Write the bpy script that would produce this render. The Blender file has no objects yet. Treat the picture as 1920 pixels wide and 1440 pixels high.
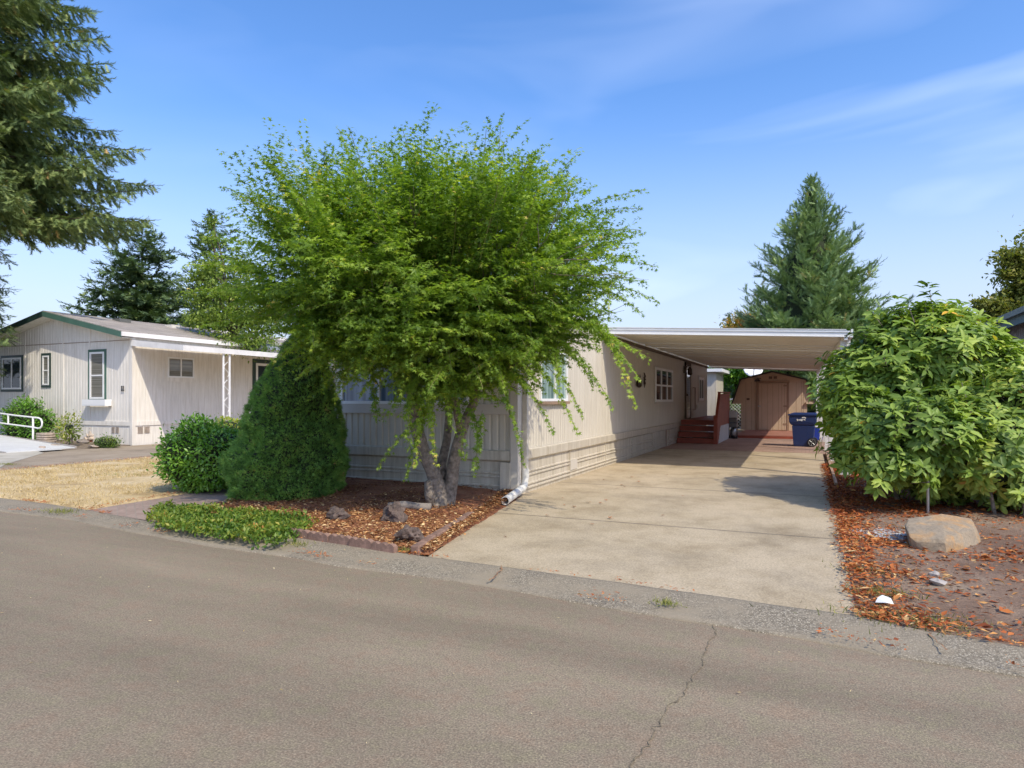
import bpy, math, random
import numpy as np
from mathutils import Vector, Matrix, noise as mnoise
R = math.radians
scene = bpy.context.scene
COL = scene.collection
rng = np.random.default_rng(7)
random.seed(7)

# ------------------------------------------------------------------ camera, sky, sun, exposure
FPX, HZ, EYE, YAW = 1241.0, 748.0, 1.55, R(24.2)
cam_d = bpy.data.cameras.new('camera')
cam_d.sensor_width = 36.0
cam_d.lens = FPX / 1920 * 36
cam_d.shift_y = (HZ - 720) / 1920
cam_d.clip_start = 0.05
cam_d.clip_end = 2000
cam = bpy.data.objects.new('camera', cam_d)
COL.objects.link(cam)
cam.location = (0, 0, EYE)
cam.rotation_euler = (R(90), 0, YAW)
scene.camera = cam

SUN = Vector((0.80, -0.45, 1.0)).normalized()
world = bpy.data.worlds.new("World")
scene.world = world
world.use_nodes = True
wn, wl = world.node_tree.nodes, world.node_tree.links
sky = wn.new('ShaderNodeTexSky')
sky.sky_type = 'NISHITA'
sky.sun_disc = False
sky.sun_elevation = math.asin(SUN.z)
sky.sun_rotation = math.atan2(SUN.x, SUN.y)
sky.altitude = 60
sky.air_density = 1.0
sky.dust_density = 1.2
sky.ozone_density = 2.5
hsv = wn.new('ShaderNodeHueSaturation')
hsv.inputs['Saturation'].default_value = 1.22
hsv.inputs['Value'].default_value = 1.10
wl.new(sky.outputs[0], hsv.inputs['Color'])
tin = wn.new('ShaderNodeMixRGB'); tin.blend_type = 'MULTIPLY'; tin.inputs[0].default_value = 1
tin.inputs[2].default_value = (0.81, 0.79, 0.87, 1)
wl.new(hsv.outputs[0], tin.inputs[1])
tc = wn.new('ShaderNodeTexCoord')
mp = wn.new('ShaderNodeMapping')
mp.inputs['Location'].default_value = (2.1, .6, .35)
mp.inputs['Rotation'].default_value = (R(8), R(-12), R(20))
mp.inputs['Scale'].default_value = (1.6, 1.2, 7.5)
wl.new(tc.outputs['Generated'], mp.inputs['Vector'])
cn = wn.new('ShaderNodeTexNoise')
cn.inputs['Scale'].default_value = 1.15
cn.inputs['Detail'].default_value = 3.5
cn.inputs['Roughness'].default_value = 0.5
cn.inputs['Distortion'].default_value = 0.7
wl.new(mp.outputs[0], cn.inputs['Vector'])
cr = wn.new('ShaderNodeValToRGB')
cr.color_ramp.elements[0].position = 0.47
cr.color_ramp.elements[0].color = (0, 0, 0, 1)
cr.color_ramp.elements[1].position = 0.85
cr.color_ramp.elements[1].color = (0.36, 0.36, 0.36, 1)
wl.new(cn.outputs[0], cr.inputs[0])
mixc = wn.new('ShaderNodeMixRGB')
mixh = wn.new('ShaderNodeMixRGB')
mixc.inputs['Color2'].default_value = (5.6, 6.0, 7.0, 1)
sepd = wn.new('ShaderNodeSeparateXYZ'); wl.new(tc.outputs['Generated'], sepd.inputs[0])
side = wn.new('ShaderNodeMapRange'); side.inputs[1].default_value = -0.55; side.inputs[2].default_value = 0.25; side.inputs[3].default_value = 0.15
wl.new(sepd.outputs[0], side.inputs[0])
hzr = wn.new('ShaderNodeMapRange'); hzr.interpolation_type = 'SMOOTHSTEP'
hzr.inputs[1].default_value = 0.42; hzr.inputs[2].default_value = -0.02; hzr.inputs[3].default_value = 0.0; hzr.inputs[4].default_value = 0.95
wl.new(sepd.outputs[2], hzr.inputs[0]); wl.new(hzr.outputs[0], mixh.inputs[0])
wl.new(tin.outputs[0], mixh.inputs[1]); mixh.inputs[2].default_value = (2.5, 2.80, 3.45, 1)
cmul = wn.new('ShaderNodeMath'); cmul.operation = 'MULTIPLY'
wl.new(cr.outputs[0], cmul.inputs[0]); wl.new(side.outputs[0], cmul.inputs[1])
wl.new(cmul.outputs[0], mixc.inputs['Fac'])
wl.new(mixh.outputs[0], mixc.inputs['Color1'])
bg = wn['Background']
wl.new(mixc.outputs[0], bg.inputs[0])
bg.inputs[1].default_value = 0.15

sun_d = bpy.data.lights.new('sun', 'SUN')
sun_d.energy = 2.0
sun_d.angle = R(0.55)
sun_d.color = (1.0, 0.925, 0.765)
sun = bpy.data.objects.new('sun', sun_d)
COL.objects.link(sun)
sun.rotation_euler = SUN.to_track_quat('Z', 'Y').to_euler()
scene.view_settings.view_transform = 'Standard'
scene.view_settings.look = 'None'
scene.view_settings.exposure = 0.93
scene.view_settings.gamma = 1.0

# ------------------------------------------------------------------ photo measurements -> places
cs, sn = math.cos(YAW), math.sin(YAW)
def ray(u):
    r = (u - 960) / FPX
    return (-sn + r * cs, cs + r * sn)
def gnd(u, v, z=0.0):
    s = (EYE - z) * FPX / (v - HZ)
    d = ray(u)
    return (d[0] * s, d[1] * s)
def onY(u, v, Y):                     # point on a plane facing the street
    d = ray(u); s = Y / d[1]
    return (d[0] * s, EYE - (v - HZ) / FPX * s)
def onX(u, v, X):                     # point on a plane facing the driveway
    d = ray(u); s = X / d[0]
    return (d[1] * s, EYE - (v - HZ) / FPX * s)
def at(u, v, s):
    d = ray(u)
    return Vector((d[0] * s, d[1] * s, EYE - (v - HZ) / FPX * s))

# ------------------------------------------------------------------ materials
def nd(nt, t, **kw):
    n = nt.nodes.new(t)
    for k, v in kw.items(): setattr(n, k, v)
    return n
def newmat(name):
    m = bpy.data.materials.new(name); m.use_nodes = True
    nt = m.node_tree
    return m, nt, nt.nodes['Principled BSDF']
def noise(nt, vec, scale, detail=4, rough=0.55, dist=0.0):
    n = nd(nt, 'ShaderNodeTexNoise')
    n.inputs['Scale'].default_value = scale; n.inputs['Detail'].default_value = detail
    n.inputs['Roughness'].default_value = rough; n.inputs['Distortion'].default_value = dist
    nt.links.new(vec, n.inputs['Vector'])
    return n.outputs[0]
def ramp(nt, fac, stops):
    n = nd(nt, 'ShaderNodeValToRGB')
    e = n.color_ramp.elements
    while len(e) < len(stops): e.new(0.5)
    for i, (p, c) in enumerate(stops):
        e[i].position = p
        e[i].color = (c[0], c[1], c[2], 1) if hasattr(c, '__len__') else (c, c, c, 1)
    nt.links.new(fac, n.inputs[0])
    return n.outputs[0]
def mixn(nt, a, b, fac, mode='MIX'):
    n = nd(nt, 'ShaderNodeMixRGB', blend_type=mode)
    for i, x in ((1, a), (2, b), (0, fac)):
        s = n.inputs[i]
        if isinstance(x, (int, float)): s.default_value = x if i == 0 else (x, x, x, 1)
        elif isinstance(x, tuple): s.default_value = (x[0], x[1], x[2], 1)
        else: nt.links.new(x, s)
    return n.outputs[0]
def math_(nt, op, a, b=None):
    n = nd(nt, 'ShaderNodeMath', operation=op)
    for i, x in enumerate((a, b)):
        if x is None: continue
        if isinstance(x, (int, float)): n.inputs[i].default_value = x
        else: nt.links.new(x, n.inputs[i])
    return n.outputs[0]
def bump(nt, bsdf, h, strength=0.3, dist=0.01):
    b = nd(nt, 'ShaderNodeBump')
    b.inputs['Strength'].default_value = strength; b.inputs['Distance'].default_value = dist
    nt.links.new(h, b.inputs['Height']); nt.links.new(b.outputs[0], bsdf.inputs['Normal'])
def coords(nt):
    return nd(nt, 'ShaderNodeTexCoord').outputs['Object']
def sc3(nt, vec, s, rot=(0, 0, 0)):
    m = nd(nt, 'ShaderNodeMapping'); m.inputs['Scale'].default_value = s
    m.inputs['Rotation'].default_value = rot
    nt.links.new(vec, m.inputs['Vector']); return m.outputs[0]
def pmat(name, c, rough=0.6, var=0.12, scale=1.5, fine=40, bmp=0.15, metallic=0.0, streak=0.0, coat=0.0, bd=0.004):
    m, nt, b = newmat(name)
    v = coords(nt)
    n1 = noise(nt, v, scale, 5, 0.6)
    lo = tuple(x * (1 - var) for x in c); hi = tuple(min(1, x * (1 + var)) for x in c)
    col = ramp(nt, n1, [(0.3, lo), (0.7, hi)])
    n2 = noise(nt, v, fine, 3)
    col = mixn(nt, col, ramp(nt, n2, [(0.3, 1 - var * 0.7), (0.7, 1.0)]), 1.0, 'MULTIPLY')
    if streak:
        n3 = noise(nt, sc3(nt, v, (9, 9, 0.7)), 1.6, 5, 0.65)
        col = mixn(nt, col, ramp(nt, n3, [(0.35, (1 - streak, 1 - streak * 1.1, 1 - streak * 1.3)), (0.6, 1.0)]), 1.0, 'MULTIPLY')
    nt.links.new(col, b.inputs['Base Color'])
    b.inputs['Roughness'].default_value = rough
    b.inputs['Metallic'].default_value = metallic
    if coat: b.inputs['Coat Weight'].default_value = coat
    if bmp: bump(nt, b, n2, bmp, bd)
    return m
def leafmat(name, stops, rough=0.45, trans=0.35, tr_gain=1.5, spec=0.5):
    m, nt, b = newmat(name)
    a = nd(nt, 'ShaderNodeAttribute', attribute_name='tint')
    col = ramp(nt, a.outputs['Fac'], stops)
    nt.links.new(col, b.inputs['Base Color'])
    b.inputs['Roughness'].default_value = rough
    b.inputs['Specular IOR Level'].default_value = spec
    t = nd(nt, 'ShaderNodeBsdfTranslucent')
    tcx = mixn(nt, col, (1.15 * tr_gain, 1.25 * tr_gain, 0.45 * tr_gain), 1.0, 'MULTIPLY')
    nt.links.new(tcx, t.inputs[0])
    mx = nd(nt, 'ShaderNodeMixShader'); mx.inputs[0].default_value = trans
    nt.links.new(b.outputs[0], mx.inputs[1]); nt.links.new(t.outputs[0], mx.inputs[2])
    nt.links.new(mx.outputs[0], nt.nodes['Material Output'].inputs[0])
    return m

M = {}
def asphalt():
    m, nt, b = newmat('asphalt'); v = coords(nt)
    big = ramp(nt, noise(nt, sc3(nt, v, (.35, 1, 1)), 0.6, 7, 0.62, .4), [(0.3, (0.205, 0.160, 0.103)), (0.7, (0.290, 0.228, 0.150))])
    fine = ramp(nt, noise(nt, v, 95, 3, 0.7), [(0.25, 0.42), (0.5, 0.97), (0.72, 1.7)])
    mid = ramp(nt, noise(nt, v, 22, 3, 0.7), [(0.3, 0.86), (0.7, 1.1)])
    vo = nd(nt, 'ShaderNodeTexVoronoi'); vo.inputs['Scale'].default_value = 42
    nt.links.new(v, vo.inputs['Vector'])
    spk = ramp(nt, vo.outputs['Distance'], [(0.05, 1.0), (0.13, 0.0)])
    pick = ramp(nt, noise(nt, v, 14, 2), [(0.46, 0.0), (0.64, 0.85)])
    hue = ramp(nt, noise(nt, v, 5.5, 4, .7), [(.35, (1.05, .97, .95)), (.5, (1, 1, 1)), (.65, (.96, 1.01, .93))])
    trk = ramp(nt, noise(nt, sc3(nt, v, (.06, 1.1, 1)), 1.0, 4, .6), [(.35, .88), (.6, 1.05)])
    big = mixn(nt, mixn(nt, big, hue, 1.0, 'MULTIPLY'), trk, 1.0, 'MULTIPLY')
    col = mixn(nt, mixn(nt, big, fine, 1.0, 'MULTIPLY'), mid, 1.0, 'MULTIPLY')
    col = mixn(nt, col, (0.42, 0.36, 0.28), math_(nt, 'MULTIPLY', spk, pick))
    nt.links.new(col, b.inputs['Base Color']); b.inputs['Roughness'].default_value = 0.85
    bump(nt, b, fine, 0.35, 0.004)
    return m
def concrete(name, c, joints=None, speck=0.25, stain=0.3, spscale=60):
    m, nt, b = newmat(name); v = coords(nt)
    big = ramp(nt, noise(nt, v, 0.7, 8, 0.68, 0.1), [(0.28, tuple(x * (1 - stain) for x in c)), (0.5, c), (0.75, tuple(x * 1.1 for x in c))])
    st = ramp(nt, noise(nt, sc3(nt, v, (1.0, 0.8, 1)), 1.3, 9, 0.72, 0.15), [(0.32, (0.70, 0.67, 0.61)), (0.46, (.90, .89, .86)), (0.56, 1.0)])
    fine = ramp(nt, noise(nt, v, spscale, 3, 0.7), [(0.28, 1 - speck), (0.5, 1.0), (0.72, 1 + speck)])
    col = mixn(nt, mixn(nt, big, st, 1.0, 'MULTIPLY'), fine, 1.0, 'MULTIPLY')
    if joints:
        sp = nd(nt, 'ShaderNodeSeparateXYZ'); nt.links.new(v, sp.inputs[0])
        wob = math_(nt, 'MULTIPLY', noise(nt, v, 3, 3), 0.03)
        y = math_(nt, 'ADD', math_(nt, 'SUBTRACT', sp.outputs[1], joints[0]), wob)
        f = math_(nt, 'ABSOLUTE', math_(nt, 'SUBTRACT', math_(nt, 'FRACT', math_(nt, 'DIVIDE', y, joints[1])), 0.5))
        near = math_(nt, 'LESS_THAN', math_(nt, 'SUBTRACT', 0.5, f), 0.010 / joints[1])
        soft = ramp(nt, math_(nt, 'SUBTRACT', 0.5, f), [(0.0, 0.80), (0.02, 1.0)])
        col = mixn(nt, col, soft, 1.0, 'MULTIPLY')
        col = mixn(nt, col, (0.10, 0.085, 0.065), near)
    nt.links.new(col, b.inputs['Base Color']); b.inputs['Roughness'].default_value = 0.88
    bump(nt, b, fine, 0.25, 0.003)
    return m
def curbmat():
    m, nt, b = newmat('exposed_aggregate'); v = coords(nt)
    vo = nd(nt, 'ShaderNodeTexVoronoi'); vo.inputs['Scale'].default_value = 105
    nt.links.new(v, vo.inputs['Vector'])
    sep = nd(nt, 'ShaderNodeSeparateColor'); nt.links.new(vo.outputs['Color'], sep.inputs[0])
    peb = ramp(nt, sep.outputs[0], [(0.0, (0.19, 0.155, 0.105)), (0.35, (0.27, 0.225, 0.155)), (0.75, (0.39, 0.33, 0.235)), (1.0, (0.62, 0.54, 0.40))])
    gap = ramp(nt, vo.outputs['Distance'], [(0.3, 1.0), (0.62, 0.5)])
    col = mixn(nt, peb, gap, 1.0, 'MULTIPLY')
    dirt = ramp(nt, noise(nt, v, 1.7, 5, 0.65), [(0.38, 0.1), (0.60, 0.85)])
    col = mixn(nt, col, (0.30, 0.245, 0.165), dirt)
    nt.links.new(col, b.inputs['Base Color']); b.inputs['Roughness'].default_value = 0.9
    bump(nt, b, gap, 0.5, 0.006)
    return m
def soil(name, stops, scale=1.2, fscale=38, f=(0.6, 1.35)):
    m, nt, b = newmat(name); v = coords(nt)
    big = ramp(nt, noise(nt, v, scale, 7, 0.7, 0.3), stops)
    fi = noise(nt, v, fscale, 5, 0.75)
    fine = ramp(nt, fi, [(0.3, f[0]), (0.7, f[1])])
    nt.links.new(mixn(nt, big, fine, 1.0, 'MULTIPLY'), b.inputs['Base Color'])
    b.inputs['Roughness'].default_value = 0.95
    bump(nt, b, fi, 0.8, 0.02)
    return m
def brick(name, c1, c2, mortar, scale, bw=0.5, rh=0.25, ms=0.02, rot=0.0, rough=0.85, plane=None):
    m, nt, b = newmat(name); v = coords(nt)
    if plane == 'slope': v = sc3(nt, v, (1, 1, 1), (0, 0, R(90)))
    else: v = sc3(nt, v, (1, 1, 1), (0, 0, rot))
    t = nd(nt, 'ShaderNodeTexBrick')
    t.inputs['Scale'].default_value = scale; t.inputs['Brick Width'].default_value = bw
    t.inputs['Row Height'].default_value = rh; t.inputs['Mortar Size'].default_value = ms
    for i, c in enumerate((c1, c2, mortar)): t.inputs[i + 1].default_value = (*c, 1)
    nt.links.new(v, t.inputs['Vector'])
    n2 = noise(nt, v, 30, 4, 0.7)
    col = mixn(nt, t.outputs[0], ramp(nt, n2, [(0.3, 0.78), (0.7, 1.18)]), 1.0, 'MULTIPLY')
    col = mixn(nt, col, ramp(nt, noise(nt, v, 0.9, 5, 0.6), [(0.3, 0.82), (0.7, 1.12)]), 1.0, 'MULTIPLY')
    nt.links.new(col, b.inputs['Base Color']); b.inputs['Roughness'].default_value = rough
    bump(nt, b, t.outputs[1], -0.4, 0.004)
    return m
def glassmat(name, base=(0.03, 0.04, 0.05), curtain=None, hz=False):
    m, nt, b = newmat(name)
    if curtain:
        v = coords(nt)
        w = noise(nt, sc3(nt, v, (0.02, 0.02, 30) if hz else (11, 11, 0.15)), 1.0, 3, 0.5)
        nt.links.new(ramp(nt, w, [(0.35, base), (0.62, curtain)]), b.inputs['Base Color'])
    else: b.inputs['Base Color'].default_value = (*base, 1)
    b.inputs['Roughness'].default_value = 0.04
    b.inputs['IOR'].default_value = 1.52
    b.inputs['Specular IOR Level'].default_value = 0.6
    return m
M['asphalt'] = asphalt()
M['drive'] = concrete('driveway_concrete', (0.455, 0.365, 0.24), (8.05, 3.42), 0.34, 0.30)
M['gutter'] = curbmat()
M['ndrive'] = concrete('worn_asphalt', (0.34, 0.27, 0.19), None, 0.3, 0.3)
M['pad'] = concrete('pale_concrete', (0.50, 0.46, 0.38), None, 0.12, 0.15)
M['earth'] = soil('bare_earth', [(0.3, (0.15, 0.11, 0.075)), (0.7, (0.24, 0.19, 0.13))])
M['rbed'] = soil('bed_soil', [(0.30, (0.15, 0.085, 0.05)), (0.5, (0.24, 0.155, 0.10)), (0.7, (0.36, 0.275, 0.185))], 0.9)
M['mulch'] = soil('bark_mulch', [(0.30, (0.15, 0.055, 0.025)), (0.52, (0.28, 0.105, 0.045)), (0.75, (0.40, 0.21, 0.10))], 1.6, 30, (0.45, 1.5))
M['lawn'] = soil('dry_turf', [(0.28, (0.36, 0.24, 0.10)), (0.5, (0.57, 0.42, 0.21)), (0.72, (0.70, 0.56, 0.34))], 1.3, 22, (0.72, 1.2))
M['pavers'] = brick('brick_pavers', (0.33, 0.20, 0.145), (0.40, 0.27, 0.20), (0.22, 0.16, 0.12), 2.0, 0.42, 0.21, 0.012)
M['path'] = brick('path_bricks', (0.31, 0.215, 0.16), (0.36, 0.26, 0.20), (0.30, 0.235, 0.18), 2.0, 0.42, 0.21, 0.015, R(35))
M['edging'] = pmat('red_edging', (0.25, 0.150, 0.108), 0.9, 0.45, 7, 60, 0.6)
M['siding'] = pmat('cream_siding', (0.61, 0.555, 0.455), 0.42, 0.05, 0.8, 30, 0.03, streak=0.10)
M['skirt'] = pmat('cream_skirting', (0.60, 0.54, 0.435), 0.45, 0.08, 0.8, 30, 0.03, streak=0.26)
M['trim'] = pmat('cream_trim', (0.57, 0.52, 0.44), 0.5, 0.06, 1, 30, 0.03)
M['board'] = pmat('grey_board', (0.56, 0.50, 0.43), 0.6, 0.06, 2, 30, 0.05)
M['bone'] = pmat('white_siding', (0.79, 0.74, 0.66), 0.7, 0.05, 1.2, 30, 0.06, streak=0.15)
M['white'] = pmat('white_paint', (0.80, 0.79, 0.76), 0.4, 0.03, 2, 40, 0.02)
M['whitew'] = pmat('weathered_white', (0.74, 0.71, 0.67), 0.6, 0.10, 3, 60, 0.1)
M['soffit'] = pmat('pan_ceiling', (0.84, 0.80, 0.70), 0.30, 0.04, 1, 30, 0.0)
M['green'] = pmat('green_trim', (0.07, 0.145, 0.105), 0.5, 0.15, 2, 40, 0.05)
M['dkshadegreen'] = pmat('shaded_dark_green_trim', (0.02, 0.045, 0.035), 0.5, 0.15, 2, 40, 0.05)  # green with shade put into the colour; dark window trims share it
M['brown'] = pmat('brown_trim', (0.13, 0.085, 0.05), 0.6, 0.15, 2, 40, 0.05)
M['tanb'] = pmat('tan_trim', (0.30, 0.20, 0.13), 0.6, 0.15, 2, 40, 0.05)
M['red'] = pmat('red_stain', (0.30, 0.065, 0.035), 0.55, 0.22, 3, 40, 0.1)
M['redlit'] = pmat('sunlit_red_deck_stain', (0.36, 0.16, 0.11), 0.6, 0.15, 3, 40, 0.1)  # lit copy of the red stain, sunlight put into the deck colour
M['grayp'] = pmat('grey_panel', (0.55, 0.54, 0.51), 0.7, 0.06, 2, 30, 0.05)
M['shed'] = pmat('tan_shed_paint', (0.62, 0.475, 0.325), 0.7, 0.07, 1.5, 40, 0.06, streak=0.06)
M['shedtrim'] = pmat('shed_trim_paint', (0.36, 0.24, 0.155), 0.7, 0.1, 2, 40, 0.06)
M['darkroof'] = pmat('dark_shingle', (0.06, 0.055, 0.045), 0.9, 0.2, 6, 60, 0.4)
M['shingle'] = brick('roof_shingles', (0.33, 0.285, 0.24), (0.43, 0.375, 0.32), (0.20, 0.17, 0.145), 1.0, 0.34, 0.14, 0.010, plane='slope')
M['bluebin'] = pmat('blue_plastic', (0.012, 0.032, 0.125), 0.38, 0.08, 2, 60, 0.05)
M['brightblue'] = pmat('bright_blue_plastic', (0.02, 0.06, 0.42), 0.4, 0.05)
M['black'] = pmat('black_plastic', (0.015, 0.015, 0.016), 0.45, 0.1)
M['steel'] = pmat('steel', (0.42, 0.42, 0.41), 0.35, 0.1, 4, 60, 0.05, metallic=0.8)
M['gray'] = pmat('grey_enamel', (0.13, 0.13, 0.12), 0.45, 0.1)
M['bronze'] = pmat('dark_bronze', (0.06, 0.035, 0.022), 0.45, 0.25, 8, 60, 0.2, metallic=0.4)
M['pvc'] = pmat('white_pipe', (0.70, 0.68, 0.63), 0.45, 0.10, 5, 60, 0.05)
M['terra'] = pmat('terracotta', (0.45, 0.13, 0.05), 0.7, 0.12)
M['bluewall'] = pmat('blue_grey_siding', (0.30, 0.325, 0.37), 0.65, 0.05, 1, 30, 0.05, streak=0.08)
M['bluetrim'] = pmat('teal_trim', (0.055, 0.115, 0.14), 0.55, 0.08)
M['bluegut'] = pmat('slate_gutter', (0.13, 0.17, 0.17), 0.5, 0.08)
M['glass'] = glassmat('window_glass')
M['curt'] = glassmat('window_with_blue_curtain', (0.10, 0.14, 0.19), (0.30, 0.36, 0.42))
M['curtg'] = glassmat('window_with_green_curtain', (0.10, 0.16, 0.15), (0.36, 0.46, 0.42))
M['blind'] = glassmat('window_with_blind', (0.11, 0.105, 0.085), (0.26, 0.25, 0.21), True)
M['shade'] = glassmat('window_with_shade', (0.42, 0.40, 0.36), (0.55, 0.52, 0.46), True)
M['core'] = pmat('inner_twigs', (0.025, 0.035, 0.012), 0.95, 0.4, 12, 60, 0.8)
M['bark'] = pmat('maple_bark', (0.25, 0.205, 0.16), 0.9, 0.5, 14, 22, 1.0, bd=0.03)
M['barkd'] = pmat('conifer_bark', (0.09, 0.065, 0.045), 0.95, 0.3, 6, 40, 0.9)
M['twig'] = pmat('green_twig', (0.22, 0.21, 0.06), 0.7, 0.2)
M['dead'] = pmat('dead_needles', (0.22, 0.10, 0.05), 0.9, 0.3, 9, 50, 0.3)
M['lava'] = pmat('lava_rock', (0.14, 0.10, 0.08), 0.95, 0.55, 14, 60, 1.0)
M['log'] = pmat('weathered_wood', (0.26, 0.22, 0.185), 0.9, 0.3, 9, 50, 0.6)
M['palerock'] = pmat('pale_rock', (0.38, 0.34, 0.30), 0.85, 0.15, 9, 50, 0.5)
M['statue'] = pmat('cast_stone', (0.58, 0.47, 0.36), 0.85, 0.18, 12, 50, 0.5)
M['flag'] = pmat('flagstone', (0.44, 0.35, 0.27), 0.9, 0.25, 7, 50, 0.5)
M['ramp'] = pmat('ramp_planks', (0.62, 0.62, 0.60), 0.6, 0.07, 2, 40, 0.1)

# ------------------------------------------------------------------ object helpers
def tag(o, label=None, cat=None, group=None, kind=None):
    if label: o['label'] = label
    if cat: o['category'] = cat
    if group: o['group'] = group
    if kind: o['kind'] = kind
    return o
def thing(name, label, cat, loc=(0, 0, 0), group=None, rz=0.0):
    o = bpy.data.objects.new(name, None); COL.objects.link(o)
    o.empty_display_size = 0.2
    o.location = loc; o.rotation_euler = (0, 0, rz)
    return tag(o, label, cat, group)
def root_loc(p):
    while p.parent: p = p.parent
    return p.location
def copy_tree(o, parent=None):
    c = o.copy(); COL.objects.link(c)
    if parent: c.parent = parent
    for ch in list(o.children): copy_tree(ch, c)
    return c
class MB:
    def __init__(s, T=None): s.v = []; s.f = []; s.T = T
    def add(s, vs, fs):
        k = len(s.v); s.v += [tuple(s.T(*p)) if s.T else tuple(p) for p in vs]
        s.f += [tuple(i + k for i in f) for f in fs]; return s
    def box(s, x0, x1, y0, y1, z0, z1):
        return s.add([(x0, y0, z0), (x1, y0, z0), (x1, y1, z0), (x0, y1, z0), (x0, y0, z1), (x1, y0, z1), (x1, y1, z1), (x0, y1, z1)],
                     [(0, 3, 2, 1), (4, 5, 6, 7), (0, 1, 5, 4), (1, 2, 6, 5), (2, 3, 7, 6), (3, 0, 4, 7)])
    def prism(s, poly, d):                       # poly: 3-D points, extruded by vector d
        n = len(poly); d = Vector(d)
        vs = [Vector(p) for p in poly]; vs += [p + d for p in vs]
        return s.add(vs, [tuple(range(n))[::-1], tuple(range(n, 2 * n))] + [(i, (i + 1) % n, n + (i + 1) % n, n + i) for i in range(n)])
    def bar(s, p0, p1, w, h, up=(0, 0, 1)):
        p0, p1 = Vector(p0), Vector(p1); d = (p1 - p0).normalized(); up = Vector(up)
        if abs(d.dot(up)) > 0.98: up = Vector((1, 0, 0))
        a = d.cross(up).normalized() * w / 2; b = a.cross(d).normalized() * h / 2
        return s.prism([p0 - a - b, p0 + a - b, p0 + a + b, p0 - a + b], p1 - p0)
    def tube(s, pts, rad, n=8, caps=True, closed=False):
        pts = [Vector(p) for p in pts]
        if not hasattr(rad, '__len__'): rad = [rad] * len(pts)
        k = len(s.v); prev = None; vs = []
        for i, p in enumerate(pts):
            a = pts[max(i - 1, 0)]; b = pts[min(i + 1, len(pts) - 1)]
            if closed: a = pts[i - 1]; b = pts[(i + 1) % len(pts)]
            d = (b - a).normalized()
            if prev is None:
                u = d.cross(Vector((0, 0, 1)))
                if u.length < 0.05: u = d.cross(Vector((1, 0, 0)))
            else: u = prev - d * prev.dot(d)
            u.normalize(); prev = u; w = d.cross(u)
            for j in range(n):
                t = 2 * math.pi * j / n
                vs.append(p + (u * math.cos(t) + w * math.sin(t)) * rad[i])
        fs = []
        m = len(pts)
        for i in range(m if closed else m - 1):
            i2 = (i + 1) % m
            for j in range(n):
                fs.append((i * n + j, i * n + (j + 1) % n, i2 * n + (j + 1) % n, i2 * n + j))
        if caps and not closed:
            fs.append(tuple(range(n))[::-1]); fs.append(tuple((m - 1) * n + j for j in range(n)))
        return s.add(vs, fs)
    def lathe(s, c, prof, n=16, sx=1, sy=1):
        vs = []; fs = []
        for (r, z) in prof:
            for j in range(n):
                t = 2 * math.pi * j / n
                vs.append((c[0] + r * math.cos(t) * sx, c[1] + r * math.sin(t) * sy, c[2] + z))
        for i in range(len(prof) - 1):
            for j in range(n):
                fs.append((i * n + j, i * n + (j + 1) % n, (i + 1) * n + (j + 1) % n, (i + 1) * n + j))
        fs.append(tuple(range(n))[::-1]); fs.append(tuple((len(prof) - 1) * n + j for j in range(n)))
        return s.add(vs, fs)
    def grid(s, P, nu, nv):                       # P(i,j) -> point
        vs = [P(i / nu, j / nv) for j in range(nv + 1) for i in range(nu + 1)]
        fs = [(j * (nu + 1) + i, j * (nu + 1) + i + 1, (j + 1) * (nu + 1) + i + 1, (j + 1) * (nu + 1) + i) for j in range(nv) for i in range(nu)]
        return s.add(vs, fs)
    def build(s, name, mat, parent=None, bevel=0, smooth=False, local=False):
        me = bpy.data.meshes.new(name)
        off = Vector((0, 0, 0)) if (parent is None or local) else root_loc(parent)
        me.from_pydata([(p[0] - off[0], p[1] - off[1], p[2] - off[2]) for p in s.v], [], s.f)
        me.materials.append(M[mat] if isinstance(mat, str) else mat)
        if smooth: me.polygons.foreach_set('use_smooth', [True] * len(me.polygons))
        me.update()
        o = bpy.data.objects.new(name, me); COL.objects.link(o)
        if parent: o.parent = parent
        if bevel:
            b = o.modifiers.new('bevel', 'BEVEL'); b.width = bevel; b.segments = 2; b.limit_method = 'ANGLE'
        return o

def npmesh(name, chunks, mats, parent=None, smooth=False):
    """chunks: (verts Nx3, faces MxK, material index, tint per vertex or None)"""
    V = []; L = []; S = []; MI = []; TI = []; base = 0
    for v, f, mi, t in chunks:
        V.append(v); L.append((f + base).ravel()); S.append(np.full(len(f), f.shape[1])); MI.append(np.full(len(f), mi))
        TI.append(np.full(len(v), 0.5) if t is None else t); base += len(v)
    V = np.concatenate(V).astype(np.float32); L = np.concatenate(L).astype(np.int32); S = np.concatenate(S).astype(np.int32)
    if parent is not None: V = V - np.array(root_loc(parent), dtype=np.float32)
    me = bpy.data.meshes.new(name)
    me.vertices.add(len(V)); me.vertices.foreach_set('co', V.ravel())
    me.loops.add(len(L)); me.loops.foreach_set('vertex_index', L)
    me.polygons.add(len(S))
    me.polygons.foreach_set('loop_start', np.concatenate([[0], np.cumsum(S)[:-1]]).astype(np.int32))
    me.polygons.foreach_set('loop_total', S)
    me.polygons.foreach_set('material_index', np.concatenate(MI).astype(np.int32))
    if smooth: me.polygons.foreach_set('use_smooth', np.ones(len(S), dtype=bool))
    for m in mats: me.materials.append(M[m] if isinstance(m, str) else m)
    at_ = me.attributes.new('tint', 'FLOAT', 'POINT'); at_.data.foreach_set('value', np.concatenate(TI).astype(np.float32))
    me.update(calc_edges=True)
    o = bpy.data.objects.new(name, me); COL.objects.link(o)
    if parent is not None: o.parent = parent
    return o
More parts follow.
